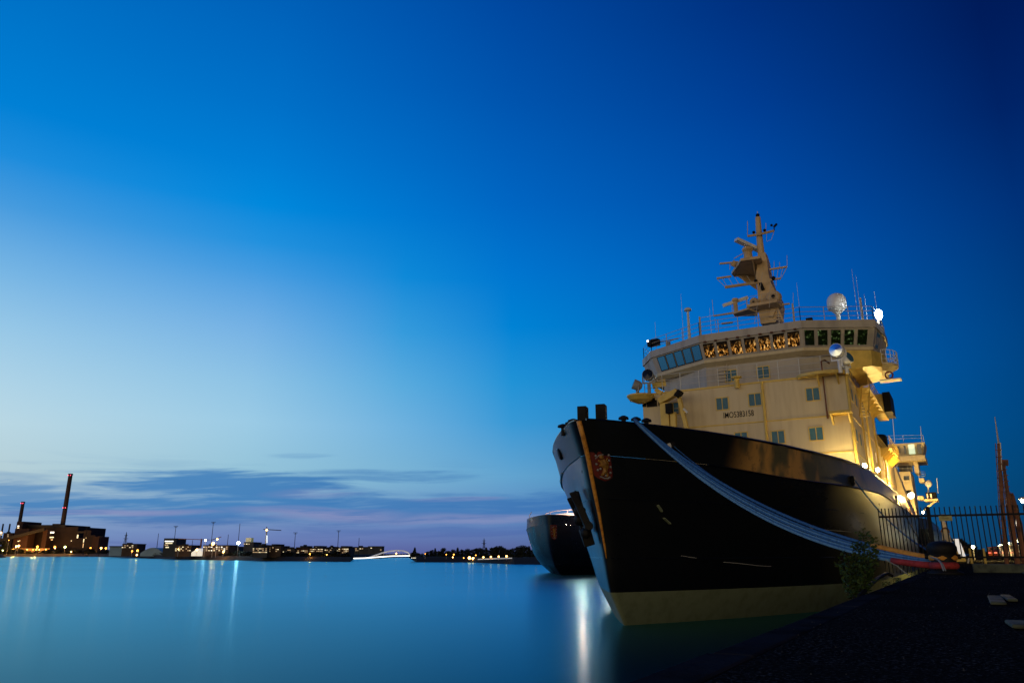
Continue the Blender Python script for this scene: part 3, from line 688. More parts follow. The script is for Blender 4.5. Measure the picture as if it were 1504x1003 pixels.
# black louvres, left front corner; yellow A-frame davit
m_ = MB(); P_ = lambda x, y: on(x, y, 1, FY-.04)
for x0, x1, y0, y1 in ((943.5, 949, 592.5, 597), (950, 965, 589, 596.5), (954, 962, 585, 589), (967, 973, 590.5, 595.5)):
    a_, b2 = P_(x0, y0), P_(x1, y1); m_.box(a_.x, b2.x, FY-.08, FY-.004, b2.z, a_.z)
m_.build('vent_louvre', 'black', ship)
dv = MB(); D_ = lambda x, y, Yp=58.6: on(x, y, 1, Yp)
dv.bar(D_(969, 590), D_(996, 575), .75, .5); dv.bar(D_(996, 578), D_(1010, 634), .38, .3); dv.bar(D_(976, 592), D_(979, 634), .7, .5); dv.bar(D_(989, 606), D_(990, 634), .45, .4)
dv.build('davit_frame', 'yellow', ship, bevel=.03)
MB().bar(D_(995, 577, 58.2), D_(999, 580, 58.2), .9, .6).build('davit_sheave', 'black', ship)
MB().cbox(D_(983, 600, 58.3), .5, .5, .8).build('davit_winch', 'black', ship)
MB().bar(D_(1004, 600, 58.4), D_(1010, 606, 58.4), .16).build('lamp_arm', 'railw', ship)
ld = MB()
for x0, x1 in ((988, 991), (1001, 1006)): ld.bar(D_(x0, 596, 59.3), D_(x1, 634, 59.3), .05)
for i in range(7): ld.bar(D_(989, 600+i*5, 59.3), D_(1003, 599+i*5, 59.3), .04)
ld.build('ladder', 'rail', ship)
ld = MB()
for x0 in (1051, 1066): a_ = on(x0, 525, 1, 62.0); ld.bar((a_.x, 62.05, 16.3), (a_.x, 62.05, 19), .05)
for i in range(9): a_ = on(1051, 525, 1, 62.0); b2 = on(1066, 525, 1, 62.0); ld.bar((a_.x, 62.05, 16.5+i*.3), (b2.x, 62.05, 16.5+i*.3), .05)
ld.build('wall_ladder', 'rail', ship)
# fog horn on the front, small wall boxes, door on the facet
p = on(1082, 560, 1, FY-.25); MB().lathe(p+Vector((0, 0, -.55)), [(.2, 0), (.2, .75), (.42, .82), (.42, .92), (.2, .95)], 12).build('cowl_vent', 'yellow', ship)
p = on(1191, 536, 1, 62.9); MB().cbox(p, .5, .25, .5).build('wall_locker', 'curtain', ship)
a_ = on(1208, 533, 1, FY+.5); MB().path([a_+Vector((.5, 0, -.1)), a_+Vector((.2, -.2, .15)), a_+Vector((0, -.62, 0)), Vector((a_.x, FY-.12, 12.9))], .07, 6).build('bent_pipe', 'rustd', ship)
# roof fittings: exhaust post left, whip antennas, radome, ladders
def rv(px, py, Yp): return on(px, py, 1, Yp)
p = rv(981, 500, 65); m_ = MB(); m_.bar((p.x, 65, 21), (p.x, 65, 22.0), .45, n=10); m_.bar((p.x-1, 65, 22.1), (p.x+1, 65, 22.2), .1); m_.build('roof_vent', 'grey', ship)
p = rv(1012, 485, 65); m_ = MB(); m_.lathe((p.x, 65, 21), [(.5, 0), (.5, .4), (.15, 1.1), (.1, 3.6)], 10); m_.lathe((p.x, 65, 24.6), [(.1, 0), (.35, .1), (.3, .3), (.1, .4)], 10); m_.build('satellite_aerial', 'railw', ship)
for px, py, Yp in ((1000, 432, 66), (1251, 396, 68), (1257, 405, 69), (1170, 415, 70), (1042, 452, 66), (1269, 432, 67), (1284, 428, 68), (962, 473, 66)):
    p = rv(px, py, Yp); MB().bar((p.x, Yp, 21), (p.x, Yp, p.z), .05, n=5, r2=.012).build('whip_aerial', 'railw', ship)
for px, Yp, h_ in ((1028.5, 63, 2.3), (1167.5, 63, 2.2), (1269, 64.6, 2.3)):
    p = rv(px, 480, Yp); MB().bar((p.x, Yp, 21), (p.x, Yp, 21+h_), .16, n=6).build('roof_post', 'rail', ship)
rc = Vector((-6.95, 67, 23.35)); RS = .77
rd = MB().lathe(rc, [(a*RS*1.04, b*RS*.9) for a, b in [(.88, 0), (.98, .12), (1.0, .9), (.93, 1.35), (.72, 1.75), (.4, 1.97), (.02, 2.05)]], 24).build('radome', 'white', ship, smooth=True)
m_ = MB(); m_.lathe(rc, [(.16, -2.3), (.18, -.5), (.62, 0)], 14)
for a in (30, 150, 270): m_.bar(rc+Vector((0, 0, -.9)), rc+Vector((1.1*math.cos(R(a)), 1.1*math.sin(R(a)), -2.3)), .1)
m_.build('radome_pedestal', 'railw', rd)
p = rv(1188, 463, 64); m_ = MB(); m_.bar((p.x, 64, 21), (p.x, 64, 21.7), .18, n=6); m_.cbox((p.x, 64, 21.8), .5, .4, .45); m_.build('compass_repeater', 'black', ship)

# ---- mast
MY = 72.0
def m3(px, py, dy=0): return on(px, py, 1, MY+dy)
mk = MB(); 
def quadcol(rows, d=1.2): # rows: (pxl, pxr, py)
    mk_ = MB(); rings = []
    for xl, xr, py, dd in rows:
        a_, b2 = m3(xl, py), m3(xr, py); rings.append([Vector((a_.x, MY, a_.z)), Vector((b_.x if False else b2.x, MY, a_.z)), Vector((b2.x, MY+dd, a_.z)), Vector((a_.x, MY+dd, a_.z))])
    mk_.ring(rings); return mk_
mast = quadcol([(1117, 1140, 476, 3), (1112, 1144, 448, 3), (1113, 1142, 436, 3), (1111.5, 1133, 420, 2.4), (1110, 1129, 405, 2), (1112, 1127, 384, 1.4), (1113, 1124, 372, 1.0)]).build('mast', 'mastp', ship, bevel=.05)
MB().path([m3(1118, 374, .4), m3(1114.5, 340, .4), m3(1113, 319.5, .4)], [.34, .30, .26], 12).build('mast_pole', 'mastp', mast)
MB().sphere(m3(1112.8, 316.5, .4), .2, 8).build('masthead_lamp', 'black', mast); MB().bar(m3(1112.8, 315, .4), m3(1112.5, 311, .4), .05).build('aerial', 'railw', mast)
# upper radar platform (wedge)
um = MB(); top = [m3(1089, 383), m3(1117, 379), m3(1124, 396), m3(1126, 408)]
e_ = [Vector(m3(1088, 383)), Vector(m3(1117, 379.5)), Vector(m3(1128, 398)), Vector(m3(1112, 407)), Vector(m3(1078, 407)), Vector(m3(1074, 403))]
ZP = m3(1103, 381, -1.6).z
um.prism([on(x, y, 2, ZP) for x, y in ((1088, 383.5), (1117, 379.5), (1127, 399), (1112, 407), (1078, 407), (1074.5, 403))], (0, 0, .28))
gx = [on(x, y, 2, ZP) for x, y in ((1104, 382), (1112, 405))]
um.prism([gx[0]-Vector((0, 0, .02)), gx[1]-Vector((0, 0, .02)), gx[1]-Vector((0, 0, 2.2))], (.12, 0, 0))
um.prism([on(1080, 404, 2, ZP), on(1110, 405, 2, ZP), on(1110, 405, 2, ZP)-Vector((0, 0, 1.6))], (0, -.12, 0)); um.build('radar_platform', 'mastp', mast, bevel=.03)
rb = MB().lathe(m3(1099, 379), [(.45, -.1), (.4, .6), (.55, .8), (.5, 1.05), (.2, 1.15)], 12).build('radar_pedestal', 'mastp', mast)
MB().bar(m3(1081, 352, -1.1), m3(1116, 368, 1.0), .55, .32).build('radar_antenna', 'white', rb)
m_ = MB(); m_.bar(m3(1084, 385), m3(1057, 387.5), .16); m_.bar(m3(1080, 384), m3(1076, 391), .5, n=8); m_.bar(m3(1078, 380), m3(1094, 371), .06); m_.bar(m3(1094, 371), m3(1100, 371), .06); m_.bar(m3(1072, 396), m3(1072, 386), .05); m_.build('radar_antenna', 'mastp', mast)
# yards
def yard(pts, r=.14, name='yard'):
    m_ = MB(); m_.path([m3(*p) for p in pts], r, 6); return m_
y_ = yard([(1098, 347), (1115, 344.5), (1137, 339)], .12).build('yard', 'mastp', mast)
for px, py in ((1107, 342), (1123, 339)): MB().sphere(m3(px, py-.5), .16, 7).build('signal_lamp', 'black', y_)
m_ = MB(); m_.bar(m3(1137, 339), m3(1137, 333), .09); 
for dx, dy in ((-4, -3), (3, -4), (1, -2)): m_.bar(m3(1137, 334), m3(1137+dx, 334+dy), .05); m_.sphere(m3(1137+dx, 334+dy), .13, 6)
m_.build('wind_gauge', 'black', y_)
m_ = MB(); m_.bar(m3(1137, 340), m3(1133, 352), .04); m_.bar(m3(1133, 352), m3(1126, 355), .03); m_.bar(m3(1126, 341), m3(1126, 354), .03); m_.build('stay_wires', 'rail', y_)
for (x0, y0, x1, y1) in ((1098, 347, 1098, 325), (1125, 340, 1125, 328), (1053, 409, 1074, 406), (1130, 396, 1156, 392), (1131, 411, 1147, 409)):
    MB().bar(m3(x0, y0), m3(x1, y1), .05 if x0 in (1098, 1125) else .16).build('yard' if x0 not in (1098, 1125) else 'aerial', 'mastp', mast)
yy = yard([(1065, 422), (1113, 415)], .15).build('yard', 'mastp', mast)
m_ = MB(); m_.bar(m3(1053, 410), m3(1066, 422), .05)
for i in range(5): m_.bar(m3(1061+i*9, 409-i*1.0), m3(1068+i*9, 421-i*1.3), .04)
m_.bar(m3(1156, 392), m3(1148, 408), .05)
for i in range(3): m_.bar(m3(1136+i*7, 395-i), m3(1136+i*5, 411-i*.8), .04)
for x, y0, y1 in ((1137, 395, 384), (1145, 393, 385), (1140, 409, 420), (1156, 392, 375)): m_.bar(m3(x, y0), m3(x, y1), .04)
m_.build('signal_halyards', 'rail', mast)
MB().sphere(m3(1110, 413), .2, 8).build('signal_lamp', 'black', mast); MB().sphere(m3(1136, 409), .22, 8).build('signal_lamp', 'black', mast); MB().bar(m3(1117, 416, -.1), m3(1121, 426, -.1), .42, .3).build('mast_light_box', 'black', mast)
MB().bar(m3(1130, 411), m3(1137, 430), .1).build('strut', 'mastp', mast)
# lower platform
e_ = [m3(1097, 451), m3(1142, 443), m3(1148, 450), m3(1146, 453), m3(1101, 458)]
ZQ = m3(1120, 447, -1.6).z
m_ = MB(); m_.prism([on(x, y, 2, ZQ) for x, y in ((1097, 451.5), (1142, 443.5), (1149, 450), (1146, 455), (1101, 461))], (0, 0, .3)); m_.build('mast_platform', 'mastp', mast, bevel=.03)
e_ = [m3(1077, 461), m3(1099, 453), m3(1112, 460), m3(1112, 463), m3(1079, 463.5)]
m_ = MB(); m_.prism([on(x, y, 2, ZQ-.7) for x, y in ((1076.5, 461.5), (1099, 454.5), (1113, 460), (1112, 464.5), (1079, 465))], (0, 0, .2)); m_.build('radar_platform', 'mastp', mast, bevel=.03)
rb = MB().lathe(m3(1081, 458), [(.22, -.1), (.22, 1.0), (.35, 1.1), (.3, 1.35)], 10).build('radar_pedestal', 'mastp', mast)
MB().bar(m3(1062, 449, -.6), m3(1098, 437, .8), .26, .3).build('radar_antenna', 'white', rb)
for px, r in ((1107, .42), (1136, .66)):
    c = m3(px, 443 if px < 1120 else 436, -.6); MB().lathe(c, [(r, .5), (r, 0), (r*.85, -.12), (.02, -.14)], 16, (.1, 1, .05)).build('horn', 'mastp', mast); MB().sphere(c+Vector((0, -.15, 0)), r*.28, 7).build('horn_mouth', 'black', mast)
MB().bar(m3(1048, 464), m3(1076, 460), .14).build('yard', 'mastp', mast); MB().bar(m3(1060, 475.5, -1), m3(1076, 473.5, -1), .25, .12).build('yard', 'mastp', mast)
MB().bar(m3(1146, 448), m3(1160, 446), .14).build('yard', 'mastp', mast)
m_ = MB(); m_.bar(m3(1142, 452), m3(1151, 473), .14); m_.bar(m3(1137, 455), m3(1133, 466), .5, .4); 
for i in range(3): m_.bar(m3(1139, 461+i*4), m3(1147+i*1.5, 461+i*4), .12)
m_.build('strut', 'mastp', mast)
c = m3(1102, 470, -1); MB().lathe(Vector((c.x, c.y, 21.1)), [(.55, 0), (.6, .9), (.85, 1.3), (.85, 2.0), (.6, 2.4), (.1, 2.5)], 14).build('covered_compass', mat('dark blue cover', (.02, .05, .09), .6), ship, smooth=True)
railing([m3(1076, 461, -1), m3(1097, 452, -1)], 1.0, 2, root=mast, step=1); railing([m3(1098, 451, -1.1), m3(1142, 443, -1.1)], 1.0, 2, root=mast, step=1.2)
m_ = MB()
for a_, b2 in (((1028, 467), (1112, 452)), ((1048, 464), (1046, 440)), ((1165, 430), (1165, 470)), ((1120, 400), (1108, 476)), ((1050, 468), (1052, 486)), ((1130, 452), (1131, 420))): m_.bar(m3(*a_, -2), m3(*b2, -2), .035)
m_.build('rigging_wires', 'rail', mast)
# funnel aft
MB().ring([[Vector((x, y, z)) for x, y in ((-17.5, 83), (-11, 83), (-11, 91), (-17.5, 91))] for z in (13.1, 21)]).build('funnel', 'black', ship)

# ---- deck lamps
def deck_lamp(p, r, m='Lwarm', d=(0, -1, 0)):
    o = MB().lathe(Vector(p)-Vector(d)*.0, [(r*.6, .30), (r*1.3, .26), (r*1.25, .12), (r*.5, .1)], 10, Vector(d)*-1).build('deck_lamp', 'grey', ship)
    MB().sphere(Vector(p), r, 10).build('lamp_glass', m, o)
pA = on(1229, 679, 1, 58.9); deck_lamp(pA+Vector((0, 0, -.12)), .07, 'Lwarm', (0, -1, 0))
pA = on(1237, 682, 1, 58.9); deck_lamp(pA+Vector((0, 0, -.12)), .07, 'Lwarm', (0, -1, 0))
for px, py in ((1270, 684), (1289, 690)):
    p = on(px, py, 0, XR+.55); deck_lamp(p, .15, 'Lwarm', (1, 0, 0))
# outboard floodlights that light the ship's side
for (yy, zz, xx, r) in ((87, 8.85, 9.95, .25),):
    o = MB().bar((XC+9.35, yy, 8.5), (XC+xx, yy, zz+.1), .07).build('lamp_arm', 'iron', ship)
    MB().sphere((XC+xx, yy, zz), r, 10).build('lamp_glass', 'Lflood', o)
# draft of small yellow-lit deckhouse aft (sloped)
MB().ring([[Vector(p) for p in ((-9, 99, 8.5), (-5.2, 99, 8.5), (-5.2, 104, 8.5), (-9, 104, 8.5))], [Vector(p) for p in ((-8, 99.5, 13.0), (-6.2, 99.5, 13.0), (-6.2, 103.5, 13.0), (-8, 103.5, 13.0))]]).build('aft_deckhouse', 'cream', ship)

# ================================================================ sister ship to the left
def copies(parts, root, off):
    for o in parts:
        c = o.copy(); col.objects.link(c); c.parent = root; c.location = WP[o]+off-WP[root]; WP[c] = WP[o]+off
        yield c
OFF2 = Vector((-55.0-XC, 109.91-37.2, 0))
R2 = R(9)
s2 = thing('icebreaker_ship', (XC+OFF2.x, 34.77+OFF2.y, 0), 'dark blue icebreaker half hidden behind the front ship, floodlit white foredeck', 'ship')
hullparts = [o for o in ship.children if o.name.split('.')[0] in ('hull', 'boot_top', 'bulwark', 'rubbing_strip', 'deck', 'bulwark_cap')]
YS0 = YS; FUL = .7; YS = [40.5, 37.2, 35.0, 33.7, 32.3, 31.7, 31.4, 31.2, 31.0]
make_hull(s2, 'hull_blue')
for c in s2.children:
    if c.name.startswith('boot'): c.data.materials[0] = MT['hull_blue']
for c in s2.children: c.location += OFF2
def s2p(px, py, dy=0):
    p = on(px, py, 1, 106+dy)-WP[s2]; c_, s__ = math.cos(-R2), math.sin(-R2)
    return WP[s2]+Vector((p.x*c_-p.y*s__, p.x*s__+p.y*c_, p.z))
crest(s2, (7.4, 5.2), 0, 1, 0, 1, .05, base=OFF2)
YS = YS0; FUL = 0.0
# whaleback deck structure and rail, lit
m_ = MB(); pts = []; wl_, wr_ = s2p(799, 765, 6), s2p(872, 765, 6)
for i in range(9):
    a_ = math.pi*i/8; p = wl_.lerp(wr_, (1-math.cos(a_))/2); pts.append((p.x, p.y, wl_.z-.2+1.35*math.sin(a_)**.6))
m_.prism(pts, (0, 16, 0)); m_.build('whaleback_deckhouse', 'white', s2)
m_ = MB(); pts = [Vector((p[0], p[1]-.3, p[2]+.5)) for p in pts]; m_.path(pts, .06, 4)
for p in pts[::2]: m_.bar(p, p-Vector((0, 0, 1.2)), .06)
m_.build('railing', 'railw', s2)
for px, py, r, m in ((811, 760.5, .07, 'Lship2'), (829, 760, .10, 'Lship2'), (831, 771.5, .10, 'Lship2'), (837, 771.5, .10, 'Lship2')):
    p = s2p(px, py, 4.8); MB().sphere(p, r, 8).build('deck_lamp', m, s2)
for px_f, r_f in ((852, .36), (889, .26)):
    p = s2p(px_f, 748, 4); fl2 = MB().bar((p.x, p.y, 8), p, .2).build('floodlight_post', 'rail', s2); MB().sphere(p, r_f, 10).build('floodlight', 'Lship2', fl2)
for k in range(9):
    f = -4.2+k*.5; MB().bar((XC+OFF2.x+f, 108+abs(f)*.9, 7.3), (XC+OFF2.x+f, 108+abs(f)*.9, 7.5), .14).build('bulwark_bracket', 'black', s2)
p = s2p(780, 766); MB().path([p, p+Vector((-.3, 0, .9)), p+Vector((.1, 0, 1.5))], .06, 4).build('jack_staff', 'railw', s2)

s2.rotation_euler = (0, 0, R2)
# ================================================================ third ship, behind
OFF3 = Vector((0, 88, 0))
s3 = thing('icebreaker_ship', (XC, 160, 0), 'cream bridge tower of a ship moored astern of the front ship, green-lit bridge window', 'ship')
for c in copies(hullparts, s3, OFF3): pass
TY = 149.0
def q3(px, py, dy=0): return on(px, py, 1, TY+dy)
def blk(x0, x1, y0, y1, dep, name, m='cream', dy=0, root=s3, base=None):
    a_, b2 = q3(x0, y0, dy), q3(x1, y1, dy); yy = TY+dy
    return MB().box(a_.x, b2.x, yy, yy+dep, b2.z if base is None else base, (a_.z)).build(name, m, root, bevel=.05)
blk(1316, 1351, 693, 790, 10, 'superstructure', base=7.3)
blk(1300, 1316, 652, 790, 10, 'superstructure_wing', dy=4, base=7.3)
a_, b2 = q3(1296, 650), q3(1358, 649); z1, z0 = b2.z, q3(1357, 672).z
MB().ring([[Vector((a_.x, TY+.0, z)) , Vector((b2.x-d, TY+d, z)), Vector((b2.x-d, TY+8, z)), Vector((a_.x, TY+8, z))] for z, d in ((z0, .9), (z0+.5, .6), (z1-.5, .1), (z1, 0))]).build('bridge', 'cream', s3)
blk(1299, 1359.5, 671, 675.5, 9, 'bridge_deck', dy=-1)
blk(1341, 1350, 675, 694, 6, 'bridge_column', dy=.5); blk(1316, 1318.5, 676, 694, 1, 'bridge_column')
blk(1318.6, 1341, 676, 693, .3, 'recessed_wall', 'grey', dy=8)
for (x0, x1, y0, y1, m) in ((1304, 1313, 656.5, 663, 'glass'), (1315.5, 1323, 655.5, 665, 'glass'), (1327, 1331.5, 654.5, 666, 'glass'), (1333.5, 1344.5, 652.5, 666, 'Lcabin'), (1346.5, 1354.5, 653, 666, 'glass')):
    a_, b2 = q3(x0, y0, -.02), q3(x1, y1, -.02); MB().box(a_.x, b2.x, TY-.06, TY+.5, b2.z, a_.z).build('bridge_window', m, s3)
for (x0, x1, y0, y1) in ((1327, 1336, 699, 705), (1331, 1339, 720, 725)):
    a_, b2 = q3(x0, y0), q3(x1, y1); MB().box(a_.x, b2.x, TY-.05, TY+.02, b2.z, a_.z).build('window', 'glass', s3)
for (x0, x1, y0, y1, dy) in ((1349, 1358, 702, 707, -1), (1347, 1357, 728, 733, -1)): blk(x0, x1, y0, y1, 4, 'side_platform', dy=dy)
railing([q3(1350, 702, -1), q3(1360, 702, -1), q3(1360, 702, 3)], 1.1, 3, root=s3, m='railw'); railing([q3(1318, 693, -.5), q3(1350, 693, -.5)], 1.2, 2, root=s3, m='railw')
railing([q3(1298, 649), q3(1357, 648)], 1.1, 2, root=s3, m='railw', step=3)
# lifeboat platform with orange-lit shelter and small radome
a_, b2 = q3(1359, 723, -1), q3(1376, 732.5, -1)
MB().box(a_.x, b2.x, TY-1, TY+3, b2.z, a_.z).build('shelter', 'black', s3); 
for (x0, x1) in ((1361, 1363.5), (1366, 1369)):
    c0, c1 = q3(x0, 725, -1.05), q3(x1, 731.5, -1.05); MB().box(c0.x, c1.x, TY-1.06, TY-1.01, c1.z, c0.z).build('shelter_window', 'Lfire', s3)
blk(1357, 1378, 732.5, 735, 5, 'shelter_deck', dy=-1.5)
MB().bar(q3(1374, 736, 0), q3(1358, 748, 0), .3).build('shelter_strut', 'cream', s3)
MB().sphere(q3(1363.5, 710, 0), .55, 12, 1.15).build('radome', 'white', s3, smooth=True); MB().bar(q3(1363.5, 713, 0), q3(1363.5, 724, 0), .25).build('radome_post', 'railw', s3)
for x0, y0, y1 in ((1310, 600, 650), (1352, 626, 650), (1376, 702, 724), (1353.5, 640, 650)): MB().bar(q3(x0+(y1-y0)*.08, y1), q3(x0, y0), .09).build('whip_aerial', 'railw', s3)
MB().lathe(q3(1292, 662, 0), [(1.4, -1.4), (1.5, 2.4), (1.2, 2.8)], 12).build('funnel', 'black', s3)
p = q3(1353, 768, -9); MB().sphere(p, .30, 9).build('added_deck_flood', 'Lflood', s3); MB().bar((p.x, p.y, 7.3), p, .15).build('lamp_post', 'rail', s3)  # flood and its post added on the foredeck to brighten the cream tower
for px, py in ((1356, 752), (1371.5, 799)): MB().sphere(q3(px, py), .18, 8).build('deck_lamp', lamp_mat('deck lamp glow', (1, .8, .45), 60), s3)

# fourth vessel: small lit deckhouse further along
V4 = 205.0
s4 = thing('harbour_vessel', on(1380, 813, 1, V4), 'small cream deckhouse of a low black vessel beyond the fence, next to the bollard', 'ship')
s4.location.z = 0; WP[s4] = Vector(s4.location)
a_, b2 = on(1383, 765, 1, V4), on(1398, 806, 1, V4)
MB().ring([[Vector(p) for p in ((a_.x-1, V4, 3), (b2.x+.6, V4, 3), (b2.x+.6, V4+14, 3), (a_.x-1, V4+14, 3))], [Vector(p) for p in ((a_.x, V4, a_.z), (b2.x-.6, V4, a_.z), (b2.x-.6, V4+12, a_.z), (a_.x, V4+12, a_.z))]]).build('deckhouse', 'cream', s4)
MB().ring([[Vector((x, y, z)) for x, y in ((a_.x-9, V4-8), (b2.x-1, V4-8), (b2.x+.3, V4+30), (a_.x-9, V4+30))] for z in (-1, 6.2)]).build('hull', 'hull', s4)
MB().path([on(1388+6*math.cos(t), 782-7*math.sin(t), 1, V4-.2) for t in [math.pi*i/8 for i in range(9)]], .18, 5).build('arch_frame', 'rustd', s4)
for px, py in ((1369, 797), (1373, 800)): MB().sphere(on(px, py, 1, V4-9), .24, 8).build('deck_lamp', MT['Lship2'], s4)

# ================================================================ ropes, bollard, fence
BY = 27.0
bc = on(1384, 812, 1, BY); bc.z = QZ
bo = thing('mooring_bollard', bc, 'squat black iron bollard on the quay edge with ropes around it', 'bollard')
MB().lathe(bc, [(.5, 0), (.5, .06), (.36, .12), (.34, .50), (.37, .62), (.41, .70), (.41, .80), (.36, .90), (.22, .96), (.02, .98)], 22).build('bollard_post', 'iron', bo, smooth=True)
for s1 in (-1, 1): MB().bar(bc+Vector((0, 0, .52)), bc+Vector((s1*.48, 0, .52)), .16, n=8).build('bollard_horn', 'iron', bo)
def catenary(a, b, sag, n=26):
    return [Vector(a).lerp(Vector(b), i/n)+Vector((0, 0, -4*sag*(i/n)*(1-i/n))) for i in range(n+1)]
ch = hull_hit(931, 618.5)+Vector((.05, -.05, .1))
e1 = Vector((bc.x-.30, bc.y, QZ+.42))
ropes = [('rope', .045, 1.02, e1+Vector((0, 0, .06)), 'thick blue mooring rope ending in a yellow sleeve at the bollard, topmost of the bundle'),
         ('rope2', .045, 1.36, e1+Vector((0, -.12, -.16)), 'thick pale blue mooring rope ending in a red sleeve, lowest of the bundle'),
         ('rope', .036, 1.10, e1+Vector((0, -.04, .0)), 'blue mooring rope just under the topmost rope of the bundle'),
         ('rope', .036, 1.20, e1+Vector((0, -.08, -.05)), 'blue mooring rope in the middle of the bow bundle'),
         ('rope2', .030, 1.15, e1+Vector((0, -.06, -.03)), 'thin pale blue line among the dark ropes in the upper half of the bow bundle'),
         ('rope2', .030, 1.265, e1+Vector((0, -.09, -.075)), 'thin pale blue line among the dark ropes in the lower half of the bow bundle'),
         ('rope', .036, 1.29, e1+Vector((0, -.1, -.10)), 'blue mooring rope just above the lowest rope of the bundle')]
for i, (m, r, sag, e, lab) in enumerate(ropes):
    pts = catenary(ch+Vector((0, 0, -.02*i)), e, sag, 40)
    rt = thing('mooring_rope', e, lab, 'rope', 'blue mooring ropes from the bow to the bollard')
    k = 35 if i == 0 else 37 if i == 1 else 41
    MB().path(pts[:k], r*1.15, 7).build('rope_line', m, rt, smooth=True)
    if i < 2: MB().path(pts[k-1:]+[e+Vector((.22, .26, 0)), e+Vector((.55, .2, 0)), e+Vector((.62, -.12, 0)), e+Vector((.3, -.30, 0)), e+Vector((-.05, -.12, 0))], .085 if i == 0 else .10, 8).build('chafing_sleeve', 'ropey' if i == 0 else 'roper', rt, smooth=True)
# thin line from the hull fairlead that joins the bundle
a_ = hull_hit(988, 656)+Vector((.1, -.1, 0)); q1 = catenary(ch, ropes[0][3], ropes[0][2], 40)[18]
tag(MB().path(catenary(a_, q1, .12, 12), .028, 5).build('mooring_rope', 'rope'), 'thin blue line from the hull fairlead down to the rope bundle', 'rope')
for hpnt, pend, sag, lab in ((hp[0], (1369, 811, 38), .5, 'slack dark blue rope from the hull opening below the deck lamps to the quay'), (hp[1], (1362, 806, 60), .5, 'thin black rope from the rearmost hull opening down to the quay')):
    e = on(pend[0], pend[1], 1, pend[2]); tag(MB().path(catenary(hpnt+Vector((.12, 0, 0)), e, sag, 24), .04, 6).build('mooring_rope', 'rope' if pend[2] < 50 else 'black'), lab, 'rope')
# loose lines at the quay edge
lo = MB(); P2 = lambda px, py, Yp: on(px, py, 1, Yp)
lo.path([P2(1300, 822, 24), P2(1310, 827, 24), P2(1318, 831, 24), P2(1326, 838, 24), P2(1336, 845, 24)], .014, 5)
tag(lo.build('loose_line', 'ropeg'), 'thin pale line hanging over the quay edge below the red rope sleeve', 'rope')
lo = MB(); lo.path([P2(1367, 818, 25.9), P2(1376, 820, 25.7), P2(1382, 827, 25.5), P2(1386, 838, 25.4)], .018, 5); lo.path([P2(1369, 819, 25.95), P2(1379, 822, 25.75), P2(1385, 829, 25.55), P2(1389, 838, 25.45)], .018, 5)
tag(lo.build('loose_line', 'ropeg'), 'thin white cords looped over the sleeves in front of the bollard', 'rope')
# heap of hoses / rubber on the edge
hs = MB()
hs.path([P2(1262, 876, 13.2), P2(1275, 862, 15), P2(1290, 848, 18), P2(1303, 842, 20), P2(1312, 846, 20)], .035, 7); 
tag(hs.build('rubber_hose', 'black', smooth=True), 'black hose running along the quay edge beside the shrub', 'hose')

FYc = 31.0
fe = thing('metal_fence', on(1400, 838, 1, FYc), 'tall black steel bar fence closing off the quay in front of the ships', 'fence')
WP[fe].z = QZ; fe.location.z = QZ
fl_, fr_ = on(1291, 759, 1, FYc), on(1504, 752.8, 1, FYc)
ztop = fl_.z; zb = on(1450, 818, 1, FYc).z
m_ = MB(); m_.box(fl_.x, 40, FYc-.03, FYc+.03, ztop-.035, ztop+.035); m_.build('top_rail', 'black', fe)
xe = on(1366, 818, 1, FYc).x
m_ = MB(); m_.box(xe, 40, FYc-.03, FYc+.03, zb-.03, zb+.03); m_.build('bottom_rail', 'black', fe)
x = fl_.x; n = 0; first = None
while x < 6.5 and n < 98:
    dense = x < xe; zlow = (zb-.55 if dense else zb); lean = -.0
    if first is None or n == 0 or (dense != prevd):
        first = MB().bar((x, FYc, zlow), (x, FYc, ztop+.30), .034).build('fence_bar', 'black', fe); fx = x; WPf = Vector(first.location)
    else:
        c = first.copy(); col.objects.link(c); c.parent = fe; c.location = WPf+Vector((x-fx, 0, 0))
    prevd = dense; x += .115 if dense else .155; n += 1
px_ = on(1367, 780, 1, FYc).x
for xx in (px_, px_+5, px_+10): MB().box(xx-.06, xx+.06, FYc-.06, FYc+.06, QZ, ztop+.32).build('fence_post', 'black', fe)
a_, b2 = on(1378.5, 757.5, 1, FYc-.05), on(1399, 764.5, 1, FYc-.05)
sg = MB().box(a_.x, b2.x, FYc-.06, FYc-.045, b2.z, a_.z).build('warning_sign', mat('faded yellow sign', (.40, .36, .12), .6, c2=(.30, .28, .10), vs=12), None)
tag(sg, 'small faded yellow sign plate tied on the top rail of the fence', 'sign')
m_ = MB()
for i in range(3): m_.box(a_.x+.08, b2.x-.1-.05*i, FYc-.064, FYc-.061, b2.z+.07+i*.07, b2.z+.09+i*.07)
c = m_.build('lettering_lines', mat('dull print', (.16, .14, .06), .7), None); c.parent = sg; c.location = WP[c]-WP[sg]
kb = MB(); kb.box(on(1428, 830, 1, 30.4).x, 40, 30.0, 30.6, QZ, QZ+.28); tag(kb.build('concrete_kerb', 'conc', bevel=.03), 'long low concrete kerb block under the fence', 'kerb')

